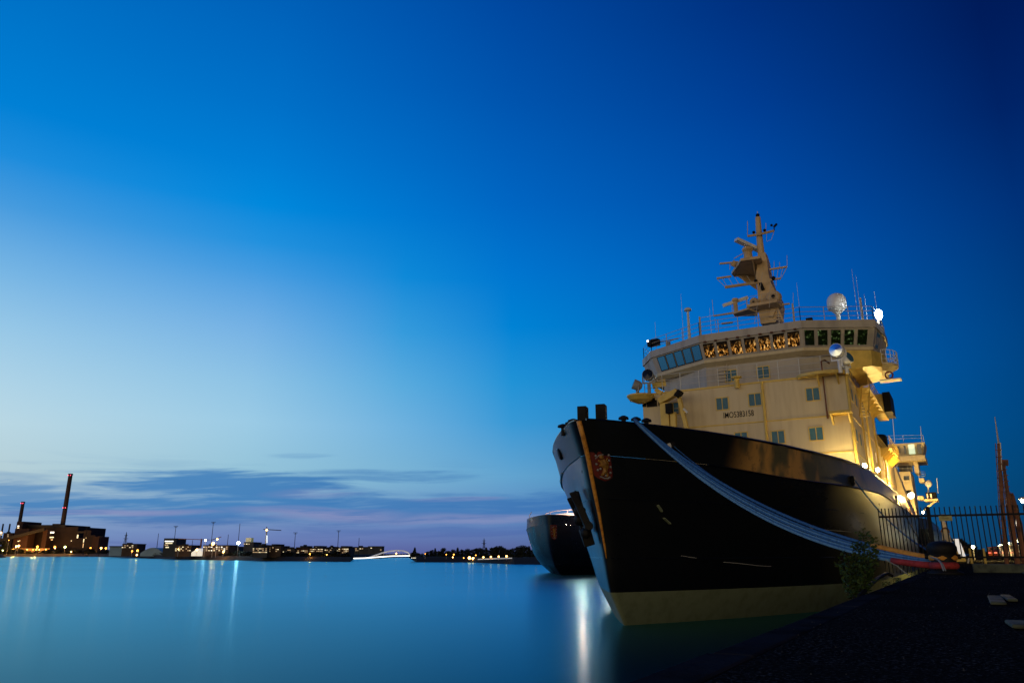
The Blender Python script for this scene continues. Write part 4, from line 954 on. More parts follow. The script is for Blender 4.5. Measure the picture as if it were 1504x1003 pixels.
# crane rails, grate and slabs on the quay
for xx in (1.35, 1.72):
    tag(MB().box(xx, xx+.07, 6, 30, QZ, QZ+.035).build('crane_rail', 'conc'), kind='structure')
def slab(px, py, wx, wy, rz, lab):
    p = on(px, py, 2, QZ); o = MB().cbox((p.x, p.y, QZ+.03), wx, wy, .035, rz).build('concrete_slab', 'conc', bevel=.015); tag(o, lab, 'slab')
slab(1464, 884, .17, 1.7, R(0), 'pale concrete slab lying nearest the right edge of the quay'); slab(1482, 881, .12, 1.2, R(2), 'narrower pale slab beside the larger slab at right')
slab(1502, 922, .2, .5, R(4), 'pale slab cut off by the lower right corner of the view')
p = on(1470, 857, 2, QZ); gr = MB()
for i in range(14): gr.box(2.0+i*.16, 2.08+i*.16, p.y-.8, p.y+.8, QZ+.004, QZ+.03)
gr.box(1.95, 4.3, p.y-.88, p.y-.8, QZ+.004, QZ+.034); gr.box(1.95, 4.3, p.y+.8, p.y+.88, QZ+.004, QZ+.034)
tag(gr.build('drain_grate', 'conc'), 'flat slatted drain grate sunk in the quay at right', 'grate')
# pebbles and litter
pb = MB()
for i in range(500):
    y = rnd.uniform(3, 26); x = rnd.uniform(QX+.2, QX+.2+y*.45); r = rnd.uniform(.002, .007)*(.5+y/14)
    pb.add([(x-r, y-r, QZ), (x+r, y-r, QZ), (x, y+r, QZ), (x, y, QZ+r*1.2)], [(0, 1, 3), (1, 2, 3), (2, 0, 3)])
tag(pb.build('gravel', mat('dull grit', (.07, .07, .065), 1, spec=0)), 'scattered small stones on the dark quay', 'gravel', kind='stuff')

# ---- shrub on the quay wall
def leafmass(m_, c, rx, ry, rz, n, size, seed, hollow=.0, wind=0):
    rr = random.Random(seed)
    for i in range(n):
        while True:
            v = Vector((rr.uniform(-1, 1), rr.uniform(-1, 1), rr.uniform(-1, 1)))
            if hollow < v.length < 1: break
        p = Vector(c)+Vector((v.x*rx, v.y*ry, v.z*rz)); s_ = size*rr.uniform(.6, 1.4)
        d = Vector((rr.uniform(-1, 1), rr.uniform(-1, 1), rr.uniform(-.6, .6))).normalized(); e = d.cross(Vector((rr.uniform(-1, 1), rr.uniform(-1, 1), rr.uniform(-1, 1)))).normalized()
        m_.add([p-d*s_, p+e*s_*.45, p+d*s_, p-e*s_*.45], [(0, 1, 2, 3)])
sb = on(1270, 872, 1, 14.2); sb = Vector((-1.75, 14.4, 2.35))
shb = thing('leafy_shrub', sb, 'small leafy green shrub growing from the quay edge under the rope bundle', 'shrub')
st = MB(); fo = MB(); rr = random.Random(3)
tips = [on(px, py, 1, 14.4+rr.uniform(-.4, .4)) for px, py in ((1240, 838), (1245, 815), (1258, 800), (1262, 788), (1272, 783), (1280, 792), (1290, 806), (1262, 820), (1272, 835), (1285, 822), (1252, 850), (1268, 856), (1235, 826), (1278, 848), (1255, 832), (1281, 810), (1264, 806), (1247, 858), (1270, 846))]
for i, tp in enumerate(tips):
    pts = [sb.lerp(tp, k/6)+Vector((rr.uniform(-.03, .03), rr.uniform(-.05, .05), .06*math.sin(k/6*3.14))) for k in range(7)]
    st.path(pts, [.012-.0015*k for k in range(7)], 4)
    for k, p in enumerate(pts[2:]): leafmass(fo, p, .11, .11, .09, 22, .036, 100+i*9+k)
st.build('stem', 'bark', shb); fo.build('foliage', 'leaf', shb)
# weeds along the edge
for j, (px, py, yy) in enumerate(((1300, 850, 18.5), (1318, 846, 21))):
    fo = MB(); p = on(px, py, 1, yy); leafmass(fo, (QX-.08, yy, QZ-.02), .10, .42, .06, 60, .02, 40+j)
    tag(fo.build('weeds', 'leaf'), ['low weeds on the quay edge just behind the shrub', 'low weeds on the quay edge below the red sleeve', 'dark weeds on the near quay edge, second nearest', 'dark weeds on the quay edge, nearest of all'][j], 'weeds', 'weeds on the quay edge', 'stuff')

# ================================================================ right side: rusty masts, lamps, yard
def rust_mast(name, pts, w, Yp, lab, extra=None):
    P = lambda q_: on(q_[0], q_[1], 1, Yp)
    base_ = P(pts[0]); base_.z = QZ; o = thing(name, base_, lab, 'mast')
    m_ = MB(); m_.path([base_]+[P(q_) for q_ in pts[1:]], w, 8); m_.build('mast_shaft', 'rustd', o)
    r = random.Random(len(pts)+int(pts[0][0])); k = MB()
    a_, b2 = P(pts[0]), P(pts[-1])
    for i in range(16):
        p = a_.lerp(b2, i/16); k.bar(p+Vector((-.17, -.1, 0)), p+Vector((.14, -.1, .02)), .04)
    k.bar(a_+Vector((-.17, -.1, 0)), b2+Vector((-.14, -.1, 0)), .04); k.build('climbing_rungs', 'rustd', o)
    return o, P
o, P = rust_mast('rusty_mast', [(1477, 818), (1472, 740), (1469, 700), (1466.5, 651)], [.10, .10, .09, .07], 48, 'tall thin rusty mast with a needle tip, leftmost of the three beyond the fence')
MB().path([P((1466.5, 651)), P((1461, 612))], [.05, .02], 5).build('needle_tip', 'rail', o)
MB().bar(P((1469, 650)), P((1471, 690)), .06).build('cable', 'railw', o)
o, P = rust_mast('rusty_mast', [(1493, 818), (1486, 770), (1479, 720), (1474, 682)], [.13, .13, .10, .07], 48.6, 'rusty mast topped by a short side bracket, middle of the three beyond the fence')
m_ = MB(); m_.bar(P((1467, 679)), P((1481, 679.5)), .28, .3); m_.bar(P((1472, 688)), P((1473, 679)), .3); m_.build('bracket', 'rustd', o)
o, P = rust_mast('rusty_mast', [(1503, 818), (1497, 770), (1491, 745), (1485, 724)], [.16, .15, .13, .10], 49.2, 'short thick rusty mast beside the street lamp, rightmost of the three beyond the fence')
MB().bar(P((1494, 762)), P((1494, 772)), .12).build('lamp_tube', lamp_mat('small tube lamp', (1, .9, .7), 1.5), o)
# street lamp at the right edge
lp = on(1503.5, 735, 1, 78); lb = Vector((lp.x+1.6, lp.y, QZ))
sl = thing('street_lamp', lb, 'bright yellow street lamp on a tall pole at the right edge of the view', 'lamp')
MB().path([lb, Vector((lb.x, lb.y, lp.z+.2)), Vector((lb.x-.5, lb.y, lp.z+.45)), Vector((lp.x+.2, lp.y, lp.z+.3))], [.09, .06, .05, .04], 8).build('lamp_post', 'grey', sl)
MB().lathe(lp, [(.12, .32), (.34, .22), (.36, .1), (.28, .06)], 12).build('lamp_shade', 'grey', sl); MB().sphere(lp, .20, 10).build('lamp_glass', 'Lstreet', sl)
# row of car-park lamps
lampspec = [(1463, 803, 210, 'fifth'), (1466.5, 802, 190, 'x'), (1470, 800.5, 165, 'x'), (1480, 798, 130, 'x'), (1491.5, 794.5, 100, 'x'), (1499, 792.5, 88, 'x')]
labs = ['farthest left of the row of car park lamps right of the fence sign', 'second car park lamp from the left, close beside the first', 'third car park lamp from the left, left of the rusty masts', 'car park lamp seen between the first and second rusty masts', 'car park lamp seen between the second and third rusty masts', 'nearest and rightmost car park lamp, behind the short rusty mast']
for (px, py, Yp, _), lab in zip(lampspec, labs):
    p = on(px, py, 1, Yp); o = thing('car_park_lamp', (p.x+.5, Yp, QZ), lab, 'lamp', 'lamps in a row on the quay behind the fence')
    MB().path([(p.x+.5, Yp, QZ), (p.x+.5, Yp, p.z+.1), (p.x, Yp, p.z+.15)], [.09, .07, .05], 6).build('lamp_post', 'railw', o); MB().cbox(p, .42, .3, .2).build('lamp_head', 'Lpark', o)
p = on(1429, 803, 1, 95); o = thing('bollard_lamp', (p.x, 95, QZ), 'small round lamp on a thin post right of the white panel', 'lamp'); MB().bar((p.x, 95, QZ), p, .1).build('lamp_post', 'grey', o); MB().sphere(p, .17, 8).build('lamp_head', 'Lpark', o)
# white panel, hut, posts, parked cars
a_, b2 = on(1406, 791, 1, 60), on(1419, 817, 1, 60)
o = thing('white_panel', ((a_.x+b2.x)/2+.3, 60, QZ), 'bright white board leaning upright on the quay beyond the fence', 'board')
MB().prism([(a_.x, 60, b2.z-.05), (b2.x, 60, b2.z-.1), (b2.x-.25, 60.1, a_.z), (a_.x-.25, 60.1, a_.z)], (0, .12, 0)).build('board', mat('white board with own glow', (.8, .8, .78), .5, emit=(1, .93, .85), es=.6), o)  # board given an even glow of its own
MB().bar((b2.x+.05, 59.9, QZ), (b2.x+.15, 59.9, a_.z-1.2), .08).build('stay', 'white', o)
a_, b2 = on(1401, 804, 1, 72), on(1417, 817, 1, 72)
o = thing('site_hut', ((a_.x+b2.x)/2, 72, QZ), 'low ochre hut behind the white board', 'hut'); MB().box(a_.x, b2.x, 72, 75, QZ, a_.z).build('wall', 'yellow', o); MB().box(a_.x-.2, b2.x+.2, 71.8, 75.2, a_.z, a_.z+.15).build('roof', 'brick', o)
for px, lab in ((1424, 'yellowish post just right of the white board'), (1444, 'yellowish post under the fence between board and masts')):
    p = on(px, 805, 1, 58); tag(MB().bar((p.x, 58, QZ), (p.x, 58, p.z), .16, n=8).build('bollard_post', 'yellow'), lab, 'post')
def car(loc, body, lab, rz=0):
    o = thing('parked_car', loc, lab, 'car', 'cars parked beyond the fence'); c = Vector(loc)
    sec = [(-2.1, .35), (-2.15, .75), (-1.9, .95), (-1.2, 1.05), (-.7, 1.45), (.9, 1.48), (1.6, 1.05), (2.1, .95), (2.15, .4)]
    m_ = MB(); m_.prism([c+Vector((-.85, y, z)) for y, z in sec], (1.7, 0, 0)); m_.build('body', body, o, bevel=.08)
    for y in (-1.35, 1.3):
        for x in (-.9, .72): MB().lathe(c+Vector((x, y, .33)), [(.33, 0), (.33, .18)], 14, (1, 0, 0)).build('wheel', 'black', o)
    MB().cbox(c+Vector((0, -1.02, 1.22)), 1.45, .45, .28).build('window', 'glass', o)
    for x in (-.62, .62): MB().cbox(c+Vector((x, -2.16, .72)), .3, .06, .14).build('tail_light', 'Ltail', o)
for px, Yp, m, lab in ((1462, 120, 'orange', 'small red-lit car parked left of the rusty masts'), (1471, 112, 'red', 'red car parked right beside the first rusty mast'), (1483, 100, 'white', 'pale car parked between two rusty masts'), (1497, 92, 'white', 'white car parked behind the rightmost rusty mast')):
    p = on(px, 815, 1, Yp); car((p.x, Yp, QZ), m, lab)

# ================================================================ trees
def make_tree(kind, seed, loc=(0, 0, 0), h=8.0, label='', group=None, m='leafd', name=None):
    rr = random.Random(seed); c = Vector(loc)
    o = thing(name or ('pine_tree' if kind == 'c' else 'broadleaf_tree'), loc, label, 'tree', group)
    tr = MB(); fo = MB()
    if kind == 'c':
        tr.path([c, c+Vector((.05, 0, h*.5)), c+Vector((0, 0, h*.97))], [h*.022, h*.015, h*.004], 6)
        for k in range(14):
            f = k/13; z = h*(.16+.82*f); r = h*.21*(1-f)**.85+.1
            for j in range(6):
                a = rr.uniform(0, 6.28); q_ = rr.uniform(.6, 1.1)
                tr.bar(c+Vector((0, 0, z)), c+Vector((math.cos(a)*r*q_*.9, math.sin(a)*r*q_*.9, z-r*.25)), h*.004)
                leafmass(fo, c+Vector((math.cos(a)*r*q_*.55, math.sin(a)*r*q_*.55, z-r*.12)), r*.45, r*.45, h*.035, 14, h*.045, rr.random())
    else:
        tr.path([c, c+Vector((.02*h, 0, h*.3)), c+Vector((0, .02*h, h*.62))], [h*.03, h*.022, h*.01], 6)
        for k in range(19):
            a = rr.uniform(0, 6.28); f = (k+.5)/19; z = h*(.16+.72*f); r = rr.uniform(.1, 1)*h*.27*math.sin(math.pi*(.25+.62*f))
            p = c+Vector((math.cos(a)*r, math.sin(a)*r, z)); tr.bar(c+Vector((0, 0, h*.3)), p, h*.012, n=4)
            q_ = rr.uniform(.11, .17)*h; leafmass(fo, p, q_, q_, q_*.8, 75, h*.042, rr.random(), .2)
    tr.build('trunk', 'bark', o); fo.build('crown', m, o); return o
def place_trees(rows, group, kinds='bbc', lowD=None):
    protos = {}
    for i, (px, ytop, D, kind, lab) in enumerate(rows):
        key = (kind, i % 3)
        base_ = at(px, 813, D); zt = at(px, ytop, D).z; base_.z = 1.4
        h = max(1.5, zt-1.4)
        if key not in protos:
            o = make_tree(kind, 11+i, (0, 0, 0), 8.0, lab, group); protos[key] = o
            o.location = base_; o.scale = (h/8*1.25,)*2+(h/8,); o.rotation_euler = (0, 0, i*1.3)
        else: copy_tree(protos[key], None, base_, i*1.3, (h/8*1.25, h/8*1.25, h/8), lab)

rr = random.Random(21)
def ORD(i):
    a = 'first second third fourth fifth sixth seventh eighth ninth tenth eleventh twelfth thirteenth fourteenth fifteenth sixteenth seventeenth eighteenth nineteenth'.split()
    if i < 19: return a[i]
    t_ = ['twenty', 'thirty', 'forty', 'fifty', 'sixty'][(i+1)//10-2]; u = (i+1) % 10
    return t_+'-'+a[u-1] if u else t_[:-1]+'ieth'
# wooded shore right of the arch bridge
prof = [(606, 810), (609, 804), (614, 811), (620, 812), (627, 809), (634, 807), (639, 805), (645, 808), (651, 804), (658, 808), (665, 806), (672, 804), (679, 806), (686, 805), (693, 806), (700, 804), (707, 803.5), (714, 804), (721, 803), (728, 801), (735, 801), (741, 803), (747, 806), (753, 804), (759, 803), (765, 801), (771, 800), (777, 802), (784, 804), (791, 803), (798, 806)]
rows = []
ref = ['left of the harbour lamp pair', 'behind the harbour lamp pair', 'between the lamp pair and the dark blue ship', 'next to the dark blue ship']
for i, (px, yt) in enumerate(prof):
    kind = 'c' if i in (1, 3, 6, 11, 17, 24, 27) else 'b'
    rg = ref[0] if px < 670 else ref[1] if px < 705 else ref[2] if px < 760 else ref[3]
    rows.append((px, yt, 262+rr.uniform(0, 40) if px > 700 else 315+rr.uniform(0, 45), kind, f"{'spiky dark conifer' if kind == 'c' else 'rounded dark tree'} on the wooded shore, {ORD(i)} tree from the arch bridge"))
def widen(rows): return rows
protoT = {}
def tree_at(px, yt, D, kind, lab, group, wide=1.25, z0=1.4, i=[0]):
    i[0] += 1; key = (kind, i[0] % 3); b0 = at(px, 813, D); zt = at(px, yt, D).z; b0.z = z0; h = max(1.2, zt-z0)
    if key not in protoT:
        o = make_tree(kind, 11+i[0], (0, 0, 0), 8.0, lab, group); protoT[key] = o; o.location = b0; o.scale = (h/8*wide, h/8*wide, h/8); o.rotation_euler = (0, 0, i[0]*1.3)
    else: 
        c = copy_tree(protoT[key], None, b0, i[0]*1.3, (h/8*wide, h/8*wide, h/8), lab); c['group'] = group
for r_ in rows: tree_at(*r_, 'trees on the wooded shore', wide=1.7)
# low shrubs along the left shore
px = -20; i = 0
while px < 516:
    i += 1
    D = shoreD(px)*1.03+5
    big = px < 200
    yt = rr.uniform(804, 809) if big else rr.uniform(807.5, 813)
    where = 'before the power station' if px < 150 else 'before the metal sheds' if px < 230 else 'below the cranes' if px < 380 else 'below the apartment rows'
    tree_at(px, yt, D, 'b', f'low dark bush {where}, {ORD(i-1)} bush from the left', 'bushes along the far shoreline', wide=2.6 if big else 3.2, z0=.8)
    px += rr.uniform(8, 12)
for px, yt, lab in ((4, 792, 'tall dark tree at the left edge beside the power station'), (11, 800, 'smaller dark tree at the left edge beside the power station'), (298, 806, 'round dark tree in front of the pale sheds'), (245, 806, 'dark tree left of the square tower block')):
    tree_at(px, yt, shoreD(px)*1.02, 'b', lab, 'taller trees on the far shore', wide=1.3)
for k, (px, yt, D) in enumerate(((1387, 788, 230), (1393, 789, 235), (1399, 789, 240), (1406, 790, 240), (1413, 790, 235), (1420, 794, 235), (1426, 799, 240), (1433, 802, 245), (1440, 806, 250), (1449, 809, 260))):
    tree_at(px, yt, D, 'b', f'dark tree on the slope behind the quay, {k+1} of ten counted from the ship side', 'trees behind the white board', wide=1.6, z0=2.6)

# ================================================================ far shore buildings
def seg_frame(px0, px1, D0, D1=None):
    a_ = at(px0, 813, D0); b2 = at(px1, 813, D1 or D0); a_.z = b2.z = 1.5; d = (b2-a_); L_ = d.length; d.normalize()
    nrm_ = Vector((d.y, -d.x, 0)); return a_, d, nrm_, L_
def far_block(root, name, px0, px1, ytop, D, dep, m, ybot=None, name_m=None):
    a_, d, n_, L_ = seg_frame(px0, px1, D); zt = at((px0+px1)/2, ytop, D).z; zb_ = 1.5 if ybot is None else at((px0+px1)/2, ybot, D).z
    return MB().ring([[a_+Vector((0, 0, z-1.5)), a_+d*L_+Vector((0, 0, z-1.5)), a_+d*L_-n_*dep+Vector((0, 0, z-1.5)), a_-n_*dep+Vector((0, 0, z-1.5))] for z in (zb_, zt)]).build(name, m, root)
def far_panel(root, name, px0, px1, y0, y1, D, m):
    c = [at(px0, y0, D-.4), at(px1, y0, D-.4), at(px1, y1, D-.4), at(px0, y1, D-.4)]
    c[1].z = c[0].z; c[2].z = c[3].z; c[3].x, c[3].y = c[0].x, c[0].y; c[2].x, c[2].y = c[1].x, c[1].y
    n_ = Vector((sa, -ca, 0)); return MB().prism(c, -n_*.3).build(name, m, root)
def building(px0, px1, ytop, D, m, lab, wins=0, rows=2, seed=0, wmats=('Wdim', 'Wlit'), cat='building', roofbox=True, name='apartment_building', prob=.55):
    a_ = at((px0+px1)/2, 813, D); a_.z = 1.5
    o = thing(name, a_, lab, cat, None)
    far_block(o, 'wall', px0, px1, ytop, D, 14, m)
    far_block(o, 'roof', px0-.3, px1+.3, ytop-.8, D-.3, 14.6, 'roofd', ybot=ytop)
    r = random.Random(seed)
    if roofbox:
        q_ = r.uniform(.2, .6); xx = px0+(px1-px0)*q_; far_block(o, 'roof_house', xx, xx+max(1.5, (px1-px0)*.18), ytop-2.4, D+2, 5, 'roofd', ybot=ytop-.8)
    for j in range(rows):
        for i in range(wins):
            if r.random() < prob:
                x = px0+(px1-px0)*(i+.5)/wins; y = ytop+2.0+j*2.6; ww = min(1.0, (px1-px0)/wins*.36)
                far_panel(o, 'window', x-ww, x+ww, y-.5, y+.5, D, r.choice(wmats))
    return o
def glow(o, p, c, e):
    l = bpy.data.lights.new('lamp_light', 'POINT'); l.color = c; l.energy = e; l.shadow_soft_size = .3
    lo_ = bpy.data.objects.new('lamp_light', l); col.objects.link(lo_); lo_.parent = o; lo_.location = p-WP[o]
def far_lamp(px, py, D, r, m, lab, grp, name='harbour_lamp'):
    p = at(px, py, D); o = thing(name, (p.x, p.y, 1.5), lab, 'lamp', grp)
    MB().bar((p.x, p.y, 1.5), (p.x, p.y, p.z), .25 if D > 500 else .14).build('lamp_post', 'grey', o); MB().sphere(p, r, 7).build('lamp_head', m, o)
    if m in ('Lsod', 'Lsodw', 'Lgrn'): glow(o, p+Vector((0, 0, -r*1.2)), (1, .42, .08), 2500*r*(D/400)**1.6)

# power station
PD = 1000
ps = thing('power_station', at(60, 813, PD)-Vector((0, 0, CZ-1.5)), 'huge dark brick power station at the left with orange lit base', 'power station')
far_block(ps, 'corner_tower', 17, 26, 765.5, PD, 40, 'brick'); far_block(ps, 'boiler_hall', 22, 109, 773.5, PD+14, 70, 'brickd'); far_block(ps, 'boiler_hall_roof', 28, 90, 770.5, PD+12, 60, 'roofd', ybot=774)
far_block(ps, 'front_hall', 16, 37, 776, PD-10, 14, 'brick'); far_block(ps, 'stair_tower', 58, 64.5, 778, PD-4, 10, 'brick'); far_block(ps, 'annex', 104, 120, 790, PD+6, 30, 'brickd'); far_block(ps, 'coal_tower', 118.5, 129, 778.5, PD, 22, 'brickd'); far_block(ps, 'annex_block', 126, 136, 785.5, PD-4, 24, 'brickd'); far_block(ps, 'end_block', 133, 142.5, 787.5, PD-8, 24, 'brick')
far_block(ps, 'link_bridge', 108, 120, 780, PD+4, 8, 'roofd', ybot=782.5); far_block(ps, 'roof_house', 70, 81, 768.8, PD+12, 12, 'brickd', ybot=774)
far_block(ps, 'low_hall', 14, 36, 805, PD-26, 14, 'bbrown'); far_block(ps, 'low_hall', 36, 72, 805, PD-28, 14, 'bbrown')
c0, c1 = at(-6, 795, PD-18), at(66, 777, PD-12); MB().bar(c0, c1, 3.6, 3.6).build('coal_conveyor', 'roofd', ps)
c0 = at(0, 797, PD-18); MB().bar((c0.x, c0.y, 1.5), c0, 1.5).build('conveyor_trestle', 'roofd', ps)
r = random.Random(5)
for x0, x1, y0, y1, m in ((74, 79.5, 780.5, 782.8, 'Wwhite'), (73, 79, 788, 789.6, 'Wlit'), (75, 77.5, 791.5, 793, 'Wdim'), (25.8, 28.2, 771.5, 773, 'Wwhite'), (25.4, 28, 774, 775.6, 'Wlit'), (44, 45.4, 785.5, 788.5, 'Wlit'), (43.3, 44.6, 790, 792.5, 'Wdim'), (42.8, 44, 794, 796, 'Wlit'), (41.8, 43, 800, 803, 'Wdim'), (113.3, 115.2, 785, 790, 'Wlit'), (122.6, 123.8, 791, 796, 'Wlit'), (122, 123.1, 797.5, 804, 'Wdim'), (26, 28, 793.8, 795, 'Wlit'), (28.3, 29.6, 793, 794.4, 'Wdim'), (104.2, 105.4, 793.3, 794.5, 'Wlit'), (125.6, 126.8, 789, 790.5, 'Wdim')):
    far_panel(ps, 'window', x0, x1, y0, y1, PD-.5 if not (20 < x0 < 31) else PD-11, m)
for i, px in enumerate((18.5, 21, 29, 40, 48.5, 53, 57.5, 67.5)):
    p = at(px, 807, PD-34); MB().sphere(p, .6, 7).build('wall_lamp', 'Lsod', ps); glow(ps, p+Vector((0, 0, 1.4)), (1, .42, .07), 9000)
for x0, D_, w_, y0, lab, ym in ((91.5, PD+20, 6.2, 695.5, 'tall slender brick power station chimney with red lights near the coal towers', 773), (28.7, PD+20, 5.0, 736.5, 'shorter brick chimney with red lights at the left end of the power station', 768)):
    b0 = at(x0-.3, 813, D_); b0.z = 1.5; 
    # vertical stack whose foot is found from the pixel of its base
    ft = at(x0+(.0 if x0 > 50 else 0), 774 if x0 > 50 else 768, D_); zt = at(x0, y0, D_).z; r_ = w_/2*D_/1148
    o = thing('factory_chimney', (ft.x, ft.y, 1.5), lab, 'chimney'); c = Vector((ft.x, ft.y, 0))
    MB().lathe(c, [(r_*1.15, 1.5), (r_, zt*.6), (r_*.92, zt-2), (r_*1.08, zt-1.8), (r_*1.08, zt)], 20).build('chimney_shaft', 'chim', o, smooth=False)
    lev = (zt-2.2, zt*.58, zt*.36) if x0 > 50 else (zt-2.2, zt*.52)
    for z in lev:
        for a in (200, 270, 330): MB().sphere(c+Vector((r_*1.15*math.cos(R(a)), r_*1.15*math.sin(R(a)), z)), .55, 6).build('warning_light', 'Lred', o)
for px, yt, lab in ((2, 769, 'thin dark stub chimney at the very left edge'), (12, 769, 'thin dark stub chimney right of the edge one, left of the power station')):
    p = at(px, 785, PD+60); zt = at(px, yt, PD+60).z; o = tag(MB().lathe((p.x, p.y, 1.5), [(1.2, 0), (1.0, zt-1.5)], 10).build('stub_chimney', 'chim'), lab, 'chimney')
building(0, 14, 783, PD+30, 'brick', 'reddish annex block left of the power station under the stub chimneys', 3, 2, 3, name='annex_building')
for px, py, m, r_, lab in ((1.5, 782, 'Lsodw', 1.0, 'large orange lamp at the far left edge'), (24, 802, 'Lsodw', 1.1, 'left lamp of the bright pair before the power station'), (27.5, 801.3, 'Lsodw', 1.2, 'right lamp of the bright pair before the power station'), (55, 802.5, 'Lsod', 1.2, 'orange lamp below the stair tower of the power station'), (80.5, 803, 'Lsod', 1.25, 'orange lamp below the lit windows of the power station'), (95.5, 803, 'Lgrn', 1.2, 'greenish lamp under the tall chimney'), (133, 804.5, 'Lsod', .9, 'orange lamp at the right end of the power station'), (13, 793, 'Lsod', .5, 'small orange lamp by the conveyor'), (148.5, 804.5, 'Lsodw', 1.1, 'yellow white lamp between power station and shed'), (155.5, 804.5, 'Lsod', .9, 'orange lamp left of the blue shed'), (104.5, 810, 'Lsodw', .8, 'low pale lamp on the water edge by the power station'), (4, 808, 'Lgrn', .7, 'low greenish lamp near the left edge')):
    far_lamp(px, py, PD-60, r_, m, lab, 'lamps round the power station')
# mid shore
SD = 640
o = thing('storage_shed', at(172, 813, SD)-Vector((0, 0, CZ-1.5)), 'long low blue-grey shed right of the power station', 'shed'); far_block(o, 'wall', 160, 178, 803, SD, 20, 'shed'); far_block(o, 'roof', 159, 179, 801.5, SD-1, 22, 'roofd', ybot=803)
building(178, 200, 799, 600, 'bbrown', 'brown low industrial block under the power pylon', 6, 2, 8, name='industrial_building')
o = thing('storage_shed', at(222, 813, 560)-Vector((0, 0, CZ-1.5)), 'broad shed with a pale vaulted roof left of the tower block', 'shed')
a_, d, n_, L_ = seg_frame(206, 240, 545); prs = [a_+d*L_*i/10+Vector((0, 0, 2.2+3.6*math.sin(math.pi*i/10))) for i in range(11)]
MB().prism([a_]+prs+[a_+d*L_], -n_*25).build('vault_roof', 'shed', o)
tb_ = building(238.5, 257, 791, 470, 'bgrey', 'square dark tower block with two lit upper floors', 0, 0, 2, roofbox=False)
for j, (y0, n, m) in enumerate(((794.6, 5, 'Wwhite'), (797.4, 4, 'Wlit'), (800.2, 2, 'Wdim'), (803.4, 2, 'Wlit'))):
    for i in range(n): x = 243.2+i*2.6+(j % 2); far_panel(tb_, 'window', x-.95, x+.95, y0-.8, y0+.8, 470, m)
building(257, 280, 801, 440, 'bbrown', 'low brown building with rows of small lit windows right of the tower block', 9, 3, 12, prob=.6)
o = thing('market_tent', at(288, 813, 430)-Vector((0, 0, CZ-1.5)), 'brightly lit white tent between two low buildings', 'tent'); a_, d, n_, L_ = seg_frame(281, 297, 425)
zt = at(288, 805, 425).z; MB().prism([a_+Vector((0, 0, .5)), a_+Vector((0, 0, (zt-1.5)*.5)), a_+d*L_*.5+Vector((0, 0, zt-1.5)), a_+d*L_+Vector((0, 0, (zt-1.5)*.6)), a_+d*L_+Vector((0, 0, .5))], -n_*8).build('canvas', lamp_mat('lit canvas', (1, .93, .75), .6), o)
building(297.5, 335, 801, 420, 'bbrown', 'low office with a bright upper window row left of the white flood lamp', 10, 3, 31, ('Wdim', 'Wlit', 'Wwhite'), prob=.62)
building(335, 350, 803, 440, 'bgrey', 'grey block just left of the cold white flood lamp', 4, 2, 4, prob=.4)
o = building(357, 371, 796.5, 430, 'bgrey', 'grey silo-like block with a green cube sign on top', 4, 2, 14, roofbox=False, prob=.3)
far_block(o, 'green_cube', 359, 367, 789.5, 430, 4, lamp_mat('dim green cube', (.45, .5, .05), .16), ybot=795.5)
long = [(371, 392, 803.5, 'bgrey', 'long grey block with a row of lit windows right of the green cube', .75), (392, 412, 802, 'bbrown', 'brown block directly under the tower crane', .4), (412, 432, 805.5, 'bgrey', 'lower dim block right of the tower crane', .3), (434, 452, 804, 'brick', 'reddish block left of the long apartment row', .45), (452, 474, 804.5, 'bbrown', 'apartment block with many warm windows, left of the row', .7), (474, 492, 805.5, 'bgrey', 'low grey apartment block below the thin light mast', .5), (492, 512, 804, 'bbrown', 'apartment block with warm windows before the arch bridge', .6)]
for k, (x0, x1, yt, m, lab, pb_) in enumerate(long): building(x0, x1, yt, 360+k*4, m, lab, int((x1-x0)/2.3), 3, 50+k, ('Wdim', 'Wdim', 'Wlit'), prob=pb_)
for k, (x0, x1, yt, m, lab, pb_) in enumerate(((379, 387, 800.5, 'bgrey', 'taller stair block rising behind the long grey block', .2), (398, 405, 799.5, 'bbrown', 'narrow rooftop block with bright lights beside the tower crane', .7), (440, 448, 802, 'bgrey', 'dim block peeking over the reddish block', .2), (460, 470, 802, 'brick', 'narrow block standing behind the warm windowed apartments', .3), (483, 488, 803, 'bgrey', 'small block behind the low grey apartments', .4), (500, 509, 802.3, 'bgrey', 'pale block behind the last warm windowed apartments', .4))):
    building(x0, x1, yt, 400+k*4, m, lab, 4, 1, 150+k, ('Wdim', 'Wlit', 'Wwhite'), prob=pb_, roofbox=k % 2 == 0)
building(512, 540, 803.5, 900, 'bgrey', 'distant grey slab behind the start of the arch bridge', 9, 2, 77, prob=.35); building(540, 561, 802.5, 880, 'bgrey', 'tall dark slab block left of the arch bridge', 6, 2, 78, prob=.15, roofbox=False)
